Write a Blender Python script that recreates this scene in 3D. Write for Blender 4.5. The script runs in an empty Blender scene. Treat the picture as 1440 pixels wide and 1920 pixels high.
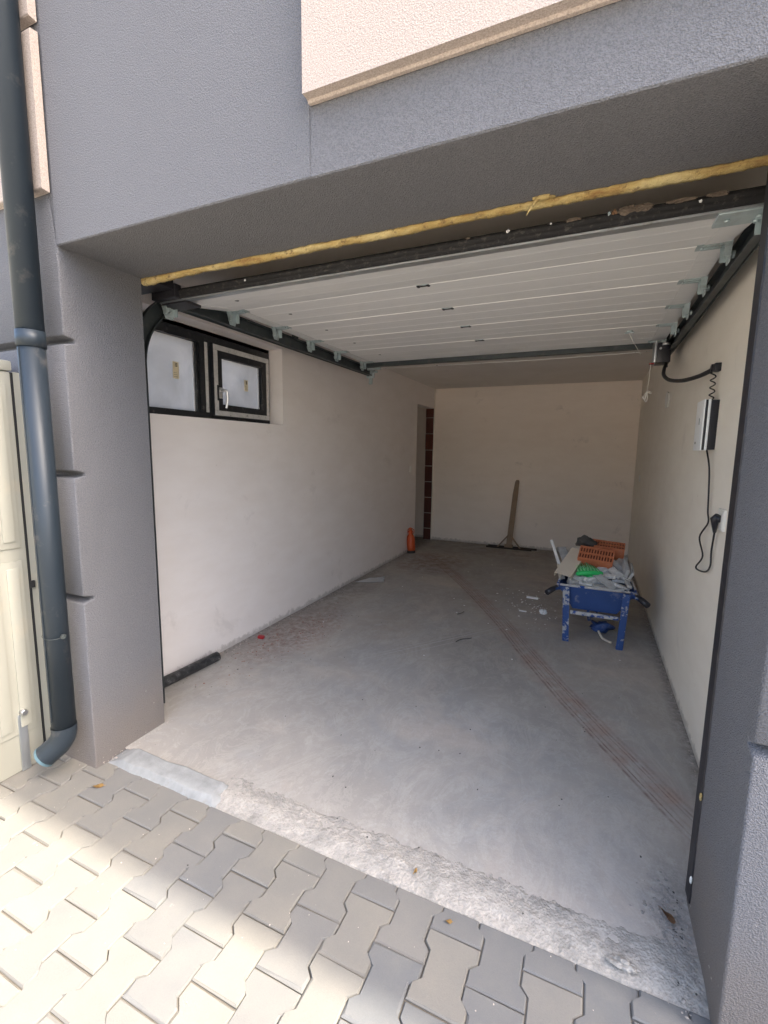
import bpy, bmesh, math, random
from mathutils import Vector, Matrix, noise as mnoise
random.seed(7)
S = bpy.context.scene
COL = S.collection
R = math.radians

# ------------------------------------------------------------------ camera, sky, sun, exposure
cam = bpy.data.cameras.new("camera"); cam_o = bpy.data.objects.new("camera", cam); COL.objects.link(cam_o)
cam.sensor_fit = 'HORIZONTAL'; cam.sensor_width = 36.0; cam.lens = 36.0 * 861.609 / 1440.0
cam.clip_start = 0.02; cam.clip_end = 2000
def cam_axes(yaw, pitch, roll):
    sy, cy, sp, cp, sr, cr = math.sin(yaw), math.cos(yaw), math.sin(pitch), math.cos(pitch), math.sin(roll), math.cos(roll)
    f = Vector((-sy*cp, cy*cp, sp)); r = Vector((cy, sy, 0)); u = r.cross(f)
    return r*cr + u*sr, u*cr - r*sr, f
_r, _u, _f = cam_axes(R(24.06634), R(-7.68164), R(0.786876))
_m = Matrix((( _r.x, _u.x, -_f.x, 1.93597), (_r.y, _u.y, -_f.y, -1.20527), (_r.z, _u.z, -_f.z, 1.42087), (0, 0, 0, 1)))
cam_o.matrix_world = _m
S.camera = cam_o

SUN_EL, SUN_AZ = R(55), R(87.55)          # azimuth clockwise from +Y (the sun stands just behind the facade plane)
world = bpy.data.worlds.new("World"); S.world = world; world.use_nodes = True
wn = world.node_tree
sky = wn.nodes.new('ShaderNodeTexSky'); sky.sky_type = 'NISHITA'; sky.sun_disc = False
sky.sun_elevation = SUN_EL; sky.sun_rotation = SUN_AZ; sky.dust_density = 6.0; sky.air_density = 1.0; sky.ozone_density = 1.0
bg = wn.nodes['Background']; bg.inputs[1].default_value = 0.15
wn.links.new(sky.outputs[0], bg.inputs[0])
sunl = bpy.data.lights.new("sun", 'SUN'); sunl.energy = 2.0; sunl.angle = R(0.75); sunl.color = (1.0, 0.93, 0.81)
sun_o = bpy.data.objects.new("sun", sunl); COL.objects.link(sun_o)
sdir = Vector((math.sin(SUN_AZ)*math.cos(SUN_EL), math.cos(SUN_AZ)*math.cos(SUN_EL), math.sin(SUN_EL)))
sun_o.rotation_euler = sdir.to_track_quat('Z', 'Y').to_euler(); sun_o.location = (0, 0, 12)
S.view_settings.view_transform = 'Standard'; S.view_settings.look = 'None'
S.view_settings.exposure = 2.5; S.view_settings.gamma = 1.0; S.view_settings.use_curve_mapping = False
S.render.engine = 'CYCLES'
S.cycles.use_denoising = True
S.cycles.max_bounces = 12; S.cycles.diffuse_bounces = 9; S.cycles.glossy_bounces = 4
S.cycles.transmission_bounces = 6; S.cycles.transparent_max_bounces = 8
S.cycles.sample_clamp_indirect = 8.0

# ------------------------------------------------------------------ materials
class NT:
    def __init__(s, name):
        s.m = bpy.data.materials.new(name); s.m.use_nodes = True
        s.t = s.m.node_tree; s.b = s.t.nodes['Principled BSDF']
        s.tc = s.n('ShaderNodeTexCoord')
    def n(s, t, **k):
        x = s.t.nodes.new(t)
        for a, v in k.items(): setattr(x, a, v)
        return x
    def l(s, a, b): s.t.links.new(a, b)
    def val(s, sock, v):
        if hasattr(v, 'links') or hasattr(v, 'is_linked'): s.l(v, sock)
        else: sock.default_value = v
    def noise(s, scale, detail=4, rough=0.55, vec=None, stretch=None, dist=0.0):
        v = vec or s.tc.outputs['Object']
        if stretch:
            mp = s.n('ShaderNodeMapping'); mp.inputs['Scale'].default_value = stretch; s.l(v, mp.inputs[0]); v = mp.outputs[0]
        x = s.n('ShaderNodeTexNoise'); s.l(v, x.inputs['Vector'])
        x.inputs['Scale'].default_value = scale; x.inputs['Detail'].default_value = detail
        x.inputs['Roughness'].default_value = rough; x.inputs['Distortion'].default_value = dist
        return x.outputs['Fac']
    def ramp(s, fac, stops):
        x = s.n('ShaderNodeValToRGB'); s.l(fac, x.inputs[0]); e = x.color_ramp.elements
        while len(e) < len(stops): e.new(0.5)
        for i, (p, c) in enumerate(stops):
            e[i].position = p; e[i].color = (c, c, c, 1) if isinstance(c, (int, float)) else (*c, 1)
        return x.outputs['Color']
    def mix(s, fac, a, b, mode='MIX'):
        x = s.n('ShaderNodeMix', data_type='RGBA', blend_type=mode)
        s.val(x.inputs[0], fac)
        for i, v in ((6, a), (7, b)):
            if isinstance(v, tuple): x.inputs[i].default_value = (*v, 1)
            else: s.l(v, x.inputs[i])
        return x.outputs[2]
    def math(s, op, a, b=0.0, c=None, clamp=False):
        x = s.n('ShaderNodeMath', operation=op, use_clamp=clamp)
        s.val(x.inputs[0], a); s.val(x.inputs[1], b)
        if c is not None: s.val(x.inputs[2], c)
        return x.outputs[0]
    def sep(s, v=None):
        x = s.n('ShaderNodeSeparateXYZ'); s.l(v or s.tc.outputs['Object'], x.inputs[0]); return x.outputs
    def bump(s, h, strength, dist=0.01, normal=None):
        x = s.n('ShaderNodeBump'); s.l(h, x.inputs['Height']); x.inputs['Strength'].default_value = strength
        x.inputs['Distance'].default_value = dist
        if normal: s.l(normal, x.inputs['Normal'])
        return x.outputs[0]
    def out(s, col, rough=0.8, metal=0.0, normal=None, spec=None):
        if isinstance(col, tuple): s.b.inputs['Base Color'].default_value = (*col, 1)
        else: s.l(col, s.b.inputs['Base Color'])
        s.val(s.b.inputs['Roughness'], rough); s.b.inputs['Metallic'].default_value = metal
        if spec is not None: s.b.inputs['Specular IOR Level'].default_value = spec
        if normal: s.l(normal, s.b.inputs['Normal'])
        return s.m

def sc(c, k): return tuple(x*k for x in c)
def plain(name, c, rough=0.7, metal=0.0, var=0.12, vscale=6, bump=0.0, bscale=90, spec=None, dirt=0.0, dirtcol=(0.2, 0.17, 0.14), dscale=14):
    N = NT(name)
    f = N.noise(vscale, 5)
    col = N.mix(f, sc(c, 1-var), sc(c, 1+var))
    if dirt > 0:
        d = N.ramp(N.noise(dscale, 6, 0.65), [(0.62-dirt*0.35, 0.0), (0.72-dirt*0.3, 1.0)])
        col = N.mix(N.math('MULTIPLY', d, min(1, dirt+0.3)), col, dirtcol)
    nrm = N.bump(N.noise(bscale, 3), bump, 0.004) if bump else None
    rr = N.math('ADD', N.math('MULTIPLY', N.noise(vscale*3, 3), 0.16), rough-0.08, clamp=True)
    return N.out(col, rr, metal, nrm, spec)

def roughcast(name, c, dirt_low=False, grain=0.8):
    N = NT(name)
    big = N.noise(1.3, 4); mid = N.noise(9, 4)
    fine = N.noise(225, 3, 0.75); gran = N.n('ShaderNodeTexVoronoi'); gran.inputs['Scale'].default_value = 270
    N.l(N.tc.outputs['Object'], gran.inputs['Vector'])
    col = N.mix(big, sc(c, 0.93), sc(c, 1.07))
    col = N.mix(N.math('MULTIPLY', mid, 0.25), col, sc(c, 1.12))
    sp = N.ramp(fine, [(0.38, 0.0), (0.58, 1.0)])
    col = N.mix(N.math('MULTIPLY', N.math('SUBTRACT', 1.0, sp), 0.46), col, sc(c, 0.40))
    if dirt_low:
        z = N.sep()[2]
        g = N.math('ADD', N.math('MULTIPLY', z, -2.2), 0.55)
        g = N.math('MULTIPLY', N.math('ADD', g, N.math('MULTIPLY', N.noise(5, 5), 0.7)), 0.62, clamp=True)
        col = N.mix(g, col, (0.225, 0.185, 0.15))
        spl = N.ramp(N.noise(46, 3, 0.6), [(0.70, 0.0), (0.74, 1.0)])
        lowm = N.math('MULTIPLY', N.math('SUBTRACT', 0.55, z), 1.6, clamp=True)
        col = N.mix(N.math('MULTIPLY', spl, lowm), col, (0.6, 0.57, 0.53))
    h = N.math('ADD', N.math('MULTIPLY', fine, 0.6), N.math('MULTIPLY', gran.outputs['Distance'], 0.8))
    n1 = N.bump(h, grain, 0.006)
    return N.out(col, 0.93, 0, n1, 0.25)

GREY = (0.180, 0.180, 0.190)
m_grey = roughcast("grey_roughcast_render", GREY, dirt_low=True)
m_grey2 = roughcast("grey_roughcast_render_lintel", sc(GREY, 1.05))
m_beige = roughcast("beige_roughcast_render", (0.50, 0.420, 0.365), grain=0.45)

def plaster(name, c, scuff=0.5, low=True):
    N = NT(name)
    col = N.mix(N.noise(0.9, 5), sc(c, 0.94), sc(c, 1.05))
    tro = N.noise(3.2, 6, 0.6, stretch=(1, 1, 2.6))
    col = N.mix(N.math('MULTIPLY', N.ramp(tro, [(0.35, 0.0), (0.65, 1.0)]), 0.30), col, (c[0]*0.86, c[1]*0.83, c[2]*0.80))
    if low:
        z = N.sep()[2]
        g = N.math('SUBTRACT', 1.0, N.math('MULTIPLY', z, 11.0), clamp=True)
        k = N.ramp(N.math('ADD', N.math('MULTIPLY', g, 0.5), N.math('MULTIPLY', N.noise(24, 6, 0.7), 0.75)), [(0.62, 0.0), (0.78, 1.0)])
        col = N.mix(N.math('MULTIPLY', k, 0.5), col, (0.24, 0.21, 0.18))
    scf = N.ramp(N.noise(2.4, 7, 0.72, dist=0.5), [(0.60, 0.0), (0.70, 1.0)])
    col = N.mix(N.math('MULTIPLY', scf, 0.32*scuff), col, (0.3, 0.26, 0.23))
    pit = N.ramp(N.noise(38, 2, 0.5), [(0.765, 0.0), (0.79, 1.0)])
    col = N.mix(N.math('MULTIPLY', pit, 0.35), col, (0.3, 0.26, 0.22))
    n0 = N.bump(N.noise(2.2, 3, stretch=(1, 1, 1.8)), 0.25, 0.02)
    n1 = N.bump(N.noise(150, 3, 0.6), 0.18, 0.003, n0)
    return N.out(col, 0.9, 0, n1, 0.25)
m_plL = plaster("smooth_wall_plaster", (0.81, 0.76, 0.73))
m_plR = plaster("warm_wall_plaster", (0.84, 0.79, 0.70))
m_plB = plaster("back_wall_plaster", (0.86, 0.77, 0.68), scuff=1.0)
m_ceil = plaster("ceiling_plaster", (0.74, 0.70, 0.655), low=False)

def floor_mat():
    N = NT("bare_concrete_screed")
    xyz = N.sep(); x, y = xyz[0], xyz[1]
    big = N.noise(0.8, 6, 0.6, dist=0.4)
    col = N.ramp(big, [(0.36, (0.325, 0.303, 0.275)), (0.5, (0.405, 0.374, 0.334)), (0.60, (0.50, 0.437, 0.378))])
    blot = N.ramp(N.noise(2.1, 7, 0.68, dist=0.8), [(0.47, 0.0), (0.63, 1.0)])
    col = N.mix(N.math('MULTIPLY', blot, 0.6), col, (0.365, 0.36, 0.348))
    md = N.ramp(N.noise(11, 9, 0.78, dist=0.6), [(0.40, 0.0), (0.60, 1.0)])
    col = N.mix(N.math('MULTIPLY', md, 0.22), col, (0.27, 0.255, 0.235))
    md2 = N.ramp(N.noise(4.3, 9, 0.8, dist=2.2, stretch=(1, 0.6, 1)), [(0.50, 0.0), (0.54, 1.0), (0.60, 0.0)])
    col = N.mix(N.math('MULTIPLY', md2, 0.22), col, (0.60, 0.56, 0.50))
    blot2 = N.ramp(N.noise(1.55, 6, 0.7, vec=None, stretch=(1.3, 0.8, 1), dist=0.3), [(0.55, 0.0), (0.68, 1.0)])
    col = N.mix(N.math('MULTIPLY', blot2, 0.5), col, (0.56, 0.48, 0.41))
    fine = N.noise(120, 4, 0.7)
    col = N.mix(N.math('MULTIPLY', fine, 0.34), col, (0.19, 0.18, 0.165))
    swirl = N.ramp(N.noise(6, 8, 0.75, dist=1.4, stretch=(1, 0.5, 1)), [(0.52, 0.0), (0.6, 1.0)])
    col = N.mix(N.math('MULTIPLY', swirl, 0.13), col, (0.56, 0.53, 0.5))
    # long diagonal wheel tracks of rusty dust: coordinates along (t) and across (d) the run from the far door to the near right corner
    t = N.math('ADD', N.math('MULTIPLY', N.math('ADD', x, 0.05), 0.5241), N.math('MULTIPLY', N.math('SUBTRACT', y, 4.70), -0.8516))
    d = N.math('ADD', N.math('MULTIPLY', N.math('ADD', x, 0.05), 0.8516), N.math('MULTIPLY', N.math('SUBTRACT', y, 4.70), 0.5241))
    fc = N.n('ShaderNodeFloatCurve'); cv = fc.mapping.curves[0]
    pts = [(0, 0.5), (0.13, 0.72), (0.27, 0.80), (0.52, 0.75), (0.66, 0.60), (0.82, 0.50), (1.0, 0.50)]
    while len(cv.points) < len(pts): cv.points.new(0.5, 0.5)
    for p, q in zip(cv.points, pts): p.location = q
    fc.mapping.update()
    N.l(N.math('DIVIDE', t, 4.75, clamp=True), fc.inputs['Value'])
    off = N.math('MULTIPLY', N.math('SUBTRACT', fc.outputs[0], 0.5), 0.32)
    wob = N.math('MULTIPLY', N.math('SUBTRACT', N.noise(5, 3), 0.5), 0.012)
    d2 = N.math('ADD', N.math('SUBTRACT', d, off), wob)
    inr = N.math('MULTIPLY', N.math('MULTIPLY', N.math('ADD', t, 0.25), 2.5, clamp=True), N.math('MULTIPLY', N.math('SUBTRACT', 4.85, t), 3, clamp=True))
    tot = None
    for o, w, k in ((-0.060, 0.011, 0.7), (-0.038, 0.0055, 0.8), (-0.012, 0.008, 0.35), (0.022, 0.005, 0.65), (0.040, 0.0075, 0.6), (0.064, 0.014, 0.35)):
        a = N.math('SUBTRACT', 1.0, N.math('DIVIDE', N.math('ABSOLUTE', N.math('SUBTRACT', d2, o)), w), clamp=True)
        a = N.math('MULTIPLY', a, k)
        tot = a if tot is None else N.math('MAXIMUM', tot, a)
    brk = N.ramp(N.noise(16, 6, 0.8), [(0.38, 0.15), (0.58, 1.0)])
    trk = N.math('MULTIPLY', N.math('MULTIPLY', tot, brk), inr)
    halo = N.math('MULTIPLY', N.math('SUBTRACT', 1.0, N.math('DIVIDE', N.math('ABSOLUTE', d2), 0.15), clamp=True), inr)
    halo = N.math('MULTIPLY', halo, N.ramp(N.noise(7, 6, 0.7), [(0.4, 0.0), (0.65, 1.0)]))
    col = N.mix(N.math('MULTIPLY', halo, 0.75), col, (0.33, 0.22, 0.175))
    col = N.mix(N.math('MULTIPLY', trk, 1.0), col, (0.115, 0.045, 0.033))
    # rust brown dust by the left wall and by the far doorway
    def blob(cx, cy, rx, ry, c, k, scl=9):
        nonlocal col
        a = N.math('POWER', N.math('DIVIDE', N.math('SUBTRACT', x, cx), rx), 2.0)
        b = N.math('POWER', N.math('DIVIDE', N.math('SUBTRACT', y, cy), ry), 2.0)
        g = N.math('SUBTRACT', 1.0, N.math('ADD', a, b), clamp=True)
        g = N.math('MULTIPLY', g, N.ramp(N.noise(scl, 8, 0.78), [(0.40, 0.0), (0.62, 1.0)]))
        col = N.mix(N.math('MULTIPLY', g, k), col, c)
    blob(-0.10, 1.70, 0.34, 0.75, (0.21, 0.135, 0.115), 0.95, 22)
    blob(-0.25, 2.6, 0.30, 1.3, (0.22, 0.185, 0.16), 0.8, 16)
    blob(0.15, 4.35, 0.55, 0.8, (0.20, 0.135, 0.105), 0.9, 8)
    blob(0.9, 5.5, 1.6, 0.7, (0.19, 0.165, 0.145), 0.75, 6)
    blob(2.0, 3.6, 0.75, 1.3, (0.24, 0.215, 0.19), 0.6, 8)
    blob(0.5, 2.1, 0.30, 0.33, (0.30, 0.25, 0.20), 0.6, 5)
    blob(2.28, 0.33, 0.13, 0.26, (0.17, 0.155, 0.14), 0.7, 30)
    # light scratch marks crossing the middle of the floor
    d3 = N.math('ADD', N.math('MULTIPLY', N.math('SUBTRACT', x, 1.0), 0.80), N.math('MULTIPLY', N.math('SUBTRACT', y, 2.0), -0.60))
    t3 = N.math('ADD', N.math('MULTIPLY', N.math('SUBTRACT', x, 1.0), 0.60), N.math('MULTIPLY', N.math('SUBTRACT', y, 2.0), 0.80))
    in3 = N.math('SUBTRACT', 1.0, N.math('DIVIDE', N.math('ABSOLUTE', t3), 0.85), clamp=True)
    for o, w in ((0.0, 0.007), (0.035, 0.004), (-0.06, 0.004)):
        a = N.math('SUBTRACT', 1.0, N.math('DIVIDE', N.math('ABSOLUTE', N.math('ADD', d3, o)), w), clamp=True)
        col = N.mix(N.math('MULTIPLY', N.math('MULTIPLY', a, in3), 0.5), col, (0.55, 0.54, 0.53))
    # dirt along the walls
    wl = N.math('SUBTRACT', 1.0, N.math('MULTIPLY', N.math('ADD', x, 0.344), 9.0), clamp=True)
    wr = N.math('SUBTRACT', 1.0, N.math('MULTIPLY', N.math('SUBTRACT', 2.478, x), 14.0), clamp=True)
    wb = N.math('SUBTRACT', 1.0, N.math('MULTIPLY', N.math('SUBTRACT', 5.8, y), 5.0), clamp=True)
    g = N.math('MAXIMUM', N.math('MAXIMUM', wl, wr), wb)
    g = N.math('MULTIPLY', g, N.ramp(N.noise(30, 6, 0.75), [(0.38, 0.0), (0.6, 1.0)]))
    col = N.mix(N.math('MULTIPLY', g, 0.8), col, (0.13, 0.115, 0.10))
    spk = N.ramp(N.noise(85, 2, 0.5), [(0.755, 0.0), (0.775, 1.0)])
    col = N.mix(N.math('MULTIPLY', spk, 0.6), col, (0.12, 0.11, 0.10))
    n0 = N.bump(N.noise(1.6, 3), 0.3, 0.02)
    n1 = N.bump(N.noise(75, 5, 0.65), 0.22, 0.004, n0)
    rr = N.math('ADD', 0.72, N.math('MULTIPLY', N.noise(3, 5), 0.2))
    return N.out(col, rr, 0, n1, 0.3)
m_floor = floor_mat()

def threshold_mat():
    N = NT("rough_cast_concrete")
    a = N.noise(14, 8, 0.75); b = N.noise(60, 5, 0.7)
    col = N.ramp(a, [(0.30, (0.22, 0.21, 0.19)), (0.42, (0.30, 0.285, 0.26)), (0.55, (0.38, 0.355, 0.32)), (0.66, (0.44, 0.41, 0.37))])
    y = N.sep()[1]
    k = N.ramp(b, [(0.30, 0.0), (0.55, 1.0)])
    col = N.mix(N.math('MULTIPLY', N.math('SUBTRACT', 1.0, k), 0.55), col, (0.23, 0.22, 0.205))
    yl = N.ramp(N.noise(6, 3), [(0.66, 0.0), (0.75, 1.0)])
    col = N.mix(N.math('MULTIPLY', yl, 0.4), col, (0.45, 0.38, 0.22))
    vo = N.n('ShaderNodeTexVoronoi'); vo.inputs['Scale'].default_value = 130; N.l(N.tc.outputs['Object'], vo.inputs['Vector'])
    n = N.bump(N.math('ADD', N.math('ADD', N.math('MULTIPLY', a, 0.5), b), N.math('MULTIPLY', vo.outputs['Distance'], 0.6)), 0.65, 0.008)
    return N.out(col, 0.95, 0, n, 0.2)
m_thr = threshold_mat()
m_patch = plain("cement_patch", (0.255, 0.262, 0.26), 0.9, var=0.35, vscale=22, bump=0.5, bscale=120, dirt=0.12)

def paver_mat():
    N = NT("concrete_paver")
    oi = N.n('ShaderNodeObjectInfo')
    loc = N.sep(oi.outputs['Location'])
    bias = N.math('MULTIPLY', N.math('ADD', N.math('MULTIPLY', loc[0], 0.55), N.math('MULTIPLY', loc[1], 0.5)), 0.42)
    rnd = N.math('ADD', N.math('MULTIPLY', oi.outputs['Random'], 0.62), bias, clamp=True)
    w = N.ramp(rnd, [(0.0, (0.245, 0.229, 0.195)), (0.35, (0.222, 0.210, 0.183)), (0.58, (0.192, 0.187, 0.175)), (0.78, (0.158, 0.161, 0.162)), (1.0, (0.124, 0.133, 0.143))])
    v = N.n('ShaderNodeVectorMath', operation='ADD'); N.l(N.tc.outputs['Object'], v.inputs[0]); N.l(oi.outputs['Location'], v.inputs[1])
    P = v.outputs[0]
    cl = N.ramp(N.noise(9, 6, 0.65, vec=P), [(0.35, 0.0), (0.7, 1.0)])
    col = N.mix(N.math('MULTIPLY', cl, 0.32), w, (0.245, 0.228, 0.200))
    cl2 = N.ramp(N.noise(3.1, 4, 0.6, vec=P), [(0.4, 0.0), (0.65, 1.0)])
    col = N.mix(N.math('MULTIPLY', cl2, 0.35), col, (0.13, 0.135, 0.14))
    f = N.noise(260, 3, 0.7, vec=P)
    col = N.mix(N.math('MULTIPLY', f, 0.34), col, (0.08, 0.077, 0.074))
    st = N.ramp(N.noise(24, 4, 0.6, vec=P), [(0.72, 0.0), (0.76, 1.0)])
    col = N.mix(N.math('MULTIPLY', st, 0.35), col, (0.33, 0.31, 0.28))
    n = N.bump(N.noise(320, 3, 0.6, vec=P), 0.35, 0.003)
    n = N.bump(N.noise(14, 3, vec=P), 0.12, 0.01, n)
    return N.out(col, 0.9, 0, n, 0.25)
m_paver = paver_mat()
m_sand = plain("joint_sand", (0.12, 0.105, 0.085), 0.95, var=0.35, vscale=30, bump=0.5, bscale=300)
m_ground = plain("ground_gravelly_concrete", (0.44, 0.41, 0.35), 0.95, var=0.15, vscale=1.2, bump=0.3, bscale=60)

m_black = plain("black_rubber", (0.008, 0.0075, 0.008), 0.75, var=0.3, vscale=20, dirt=0.22, dirtcol=(0.10, 0.09, 0.08), dscale=55)
m_blackprof = plain("black_profile", (0.015, 0.014, 0.018), 0.5, var=0.3, dirt=0.08, dirtcol=(0.10, 0.095, 0.09), dscale=30)
m_track = plain("dark_galvanised_track", (0.10, 0.115, 0.115), 0.42, metal=0.75, var=0.35, vscale=9, dirt=0.25, dirtcol=(0.07, 0.07, 0.065))
m_trackg = plain("dark_painted_track", (0.045, 0.055, 0.058), 0.45, metal=0.3, var=0.35, vscale=9, dirt=0.2, dirtcol=(0.1, 0.1, 0.09))
m_zinc = plain("zinc_plate", (0.46, 0.54, 0.55), 0.4, metal=0.45, var=0.3, vscale=25, dirt=0.15)
m_alu = plain("aluminium_rail", (0.52, 0.55, 0.57), 0.35, metal=0.8, var=0.18, vscale=4, dirt=0.1)
def steel(name, c, rough=0.3):
    return plain(name, c, rough, metal=0.9, var=0.15, vscale=20)
m_steel = steel("bright_steel", (0.7, 0.7, 0.7))

def leaf_mat():
    N = NT("white_lacquered_door_panel")
    col = N.mix(N.noise(2.0, 5), (0.78, 0.775, 0.76), (0.84, 0.835, 0.82))
    st = N.noise(5, 5, 0.6, stretch=(0.25, 14, 1))
    col = N.mix(N.math('MULTIPLY', N.ramp(st, [(0.45, 0.0), (0.6, 1.0)]), 0.08), col, (0.42, 0.41, 0.39))
    sm = N.ramp(N.noise(3.5, 6, 0.7), [(0.62, 0.0), (0.72, 1.0)])
    col = N.mix(N.math('MULTIPLY', sm, 0.18), col, (0.4, 0.37, 0.33))
    n = N.bump(N.noise(300, 2), 0.12, 0.002)
    return N.out(col, 0.5, 0, n, 0.4)
m_leaf = leaf_mat()
m_seam = plain("white_door_seam", (0.93, 0.92, 0.90), 0.5, var=0.04)
m_anthr = plain("anthracite_pvc", (0.016, 0.017, 0.02), 0.5, var=0.3, dirt=0.08, dirtcol=(0.2, 0.19, 0.18), dscale=30)
def film_mat():
    N = NT("peeling_protective_film")
    c = N.ramp(N.noise(30, 4, 0.75), [(0.30, (0.05, 0.05, 0.05)), (0.36, (0.50, 0.49, 0.47)), (0.62, (0.62, 0.60, 0.58)), (0.76, (0.5, 0.36, 0.24))])
    return N.out(c, 0.6)
m_film = film_mat()
def pane_mat():
    N = NT("frosted_window_glass")
    t = N.t
    tr = N.n('ShaderNodeBsdfTranslucent'); df = N.n('ShaderNodeBsdfDiffuse'); gl = N.n('ShaderNodeBsdfGlossy')
    cc = N.mix(N.ramp(N.noise(3.2, 6, 0.65, stretch=(1, 1, 0.8), dist=0.5), [(0.35, 0.0), (0.66, 1.0)]), (0.60, 0.59, 0.58), (0.82, 0.80, 0.785))
    N.t.nodes['Material Output']
    N.l(cc, tr.inputs[0]); df.inputs[0].default_value = (0.55, 0.56, 0.58, 1); gl.inputs['Roughness'].default_value = 0.25
    m1 = N.n('ShaderNodeMixShader'); m1.inputs[0].default_value = 0.35; N.l(tr.outputs[0], m1.inputs[1]); N.l(df.outputs[0], m1.inputs[2])
    m2 = N.n('ShaderNodeMixShader'); m2.inputs[0].default_value = 0.14; N.l(m1.outputs[0], m2.inputs[1]); N.l(gl.outputs[0], m2.inputs[2])
    N.l(m2.outputs[0], t.nodes['Material Output'].inputs[0])
    return N.m
m_pane = pane_mat()
m_sticker = plain("cream_paper_sticker", (0.72, 0.64, 0.46), 0.8, var=0.06)
m_ink = plain("dark_ink", (0.06, 0.055, 0.05), 0.8)
def foam_mat():
    N = NT("yellow_foam")
    c = N.ramp(N.noise(9, 6, 0.65, stretch=(0.6, 1, 3)), [(0.34, (0.34, 0.19, 0.07)), (0.45, (0.56, 0.40, 0.15)), (0.60, (0.72, 0.58, 0.28))])
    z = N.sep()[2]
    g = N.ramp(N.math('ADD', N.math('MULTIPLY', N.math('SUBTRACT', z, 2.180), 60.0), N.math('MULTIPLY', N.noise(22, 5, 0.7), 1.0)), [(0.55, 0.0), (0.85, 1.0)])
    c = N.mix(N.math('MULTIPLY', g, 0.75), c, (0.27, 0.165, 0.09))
    fl = N.ramp(N.noise(34, 6, 0.75), [(0.56, 0.0), (0.62, 1.0)])
    c = N.mix(N.math('MULTIPLY', fl, 0.7), c, (0.20, 0.11, 0.05))
    n = N.bump(N.noise(70, 6, 0.75), 1.0, 0.012)
    N.b.inputs['Subsurface Weight'].default_value = 0.1
    N.b.inputs['Subsurface Radius'].default_value = (0.01, 0.006, 0.002)
    return N.out(c, 0.75, 0, n, 0.3)
m_foam = foam_mat()
m_pipe = plain("anthracite_downpipe", (0.024, 0.034, 0.045), 0.42, metal=0.1, var=0.12, vscale=3, dirt=0.1, dirtcol=(0.14, 0.13, 0.12), dscale=9, spec=0.45)
m_cream = plain("cream_moulded_plastic", (0.40, 0.39, 0.325), 0.45, var=0.04, vscale=2, dirt=0.05, dirtcol=(0.5, 0.44, 0.33), dscale=5)
m_darkseam = plain("dark_gap_strip", (0.02, 0.02, 0.02), 0.8)
m_cable = plain("black_cable_sheath", (0.012, 0.011, 0.013), 0.45)
m_boxw = plain("white_abs_plastic", (0.85, 0.87, 0.88), 0.35, var=0.03)
m_boxb = plain("black_abs_plastic", (0.014, 0.014, 0.02), 0.35)
m_socket = plain("white_socket_plastic", (0.76, 0.75, 0.70), 0.35, var=0.03)
m_red = plain("red_plastic", (0.30, 0.02, 0.025), 0.4)
m_string = plain("white_cord", (0.72, 0.70, 0.66), 0.9, bump=0.4, bscale=400)
def blue_mat():
    N = NT("chipped_blue_paint")
    c = N.mix(N.noise(4, 4), (0.014, 0.05, 0.18), (0.022, 0.072, 0.25))
    k = N.ramp(N.noise(15, 6, 0.72), [(0.535, 0.0), (0.56, 1.0)])
    cem = N.mix(N.noise(60, 3), (0.33, 0.33, 0.33), (0.55, 0.54, 0.53))
    c = N.mix(N.math('MULTIPLY', k, 0.9), c, cem)
    n = N.bump(k, 0.4, 0.004)
    return N.out(c, N.math('ADD', 0.45, N.math('MULTIPLY', k, 0.4)), 0, n)
m_blue = blue_mat()
m_bluec = plain("blue_tray_paint", (0.018, 0.055, 0.19), 0.5, var=0.25, vscale=7, dirt=0.08, dirtcol=(0.35, 0.34, 0.33), dscale=12)
def cemblue_mat():
    N = NT("cement_crusted_blue_steel")
    k = N.ramp(N.noise(17, 6, 0.72), [(0.44, 0.0), (0.47, 1.0)])
    c = N.mix(k, (0.014, 0.06, 0.25), N.mix(N.noise(60, 3), (0.36, 0.355, 0.35), (0.6, 0.59, 0.575)))
    return N.out(c, 0.75, 0, N.bump(k, 0.5, 0.006))
m_blueC = cemblue_mat()
m_brick = plain("hollow_clay_brick", (0.50, 0.165, 0.075), 0.85, var=0.2, vscale=16, bump=0.3, bscale=150, dirt=0.08, dirtcol=(0.5, 0.33, 0.24))
m_bricki = plain("brick_cavity", (0.13, 0.035, 0.018), 0.95)
m_brickd = plain("dark_red_wall_brick", (0.085, 0.028, 0.02), 0.9, var=0.35, vscale=12, bump=0.4)
m_mortar = plain("lime_mortar", (0.42, 0.38, 0.34), 0.95, var=0.2, bump=0.5)
m_green = plain("green_plastic", (0.02, 0.48, 0.12), 0.42, var=0.12)
m_greenl = plain("light_green_bristle", (0.30, 0.72, 0.36), 0.5, var=0.12)
m_wood = plain("weathered_timber", (0.30, 0.21, 0.14), 0.85, var=0.35, vscale=9, bump=0.4, dirt=0.15, dirtcol=(0.3, 0.26, 0.22))
m_orange = plain("orange_plastic", (0.55, 0.085, 0.02), 0.4, var=0.1, dirt=0.06)
def offcut_mat(name, c):
    N = NT(name)
    oi = N.n('ShaderNodeObjectInfo')
    a = N.mix(oi.outputs['Random'], sc(c, 0.62), sc(c, 1.25))
    a = N.mix(N.math('MULTIPLY', N.ramp(N.noise(30, 6, 0.7), [(0.4, 0.0), (0.6, 1.0)]), 0.45), a, (0.22, 0.21, 0.20))
    return N.out(a, 0.85, 0, N.bump(N.noise(90, 4), 0.4, 0.004))
m_off = offcut_mat("grey_stone_offcut", (0.66, 0.665, 0.665))
m_board = plain("pale_board", (0.60, 0.53, 0.43), 0.8, var=0.12, vscale=8)
m_white = plain("white_scrap", (0.78, 0.78, 0.77), 0.7, var=0.1)
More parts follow.
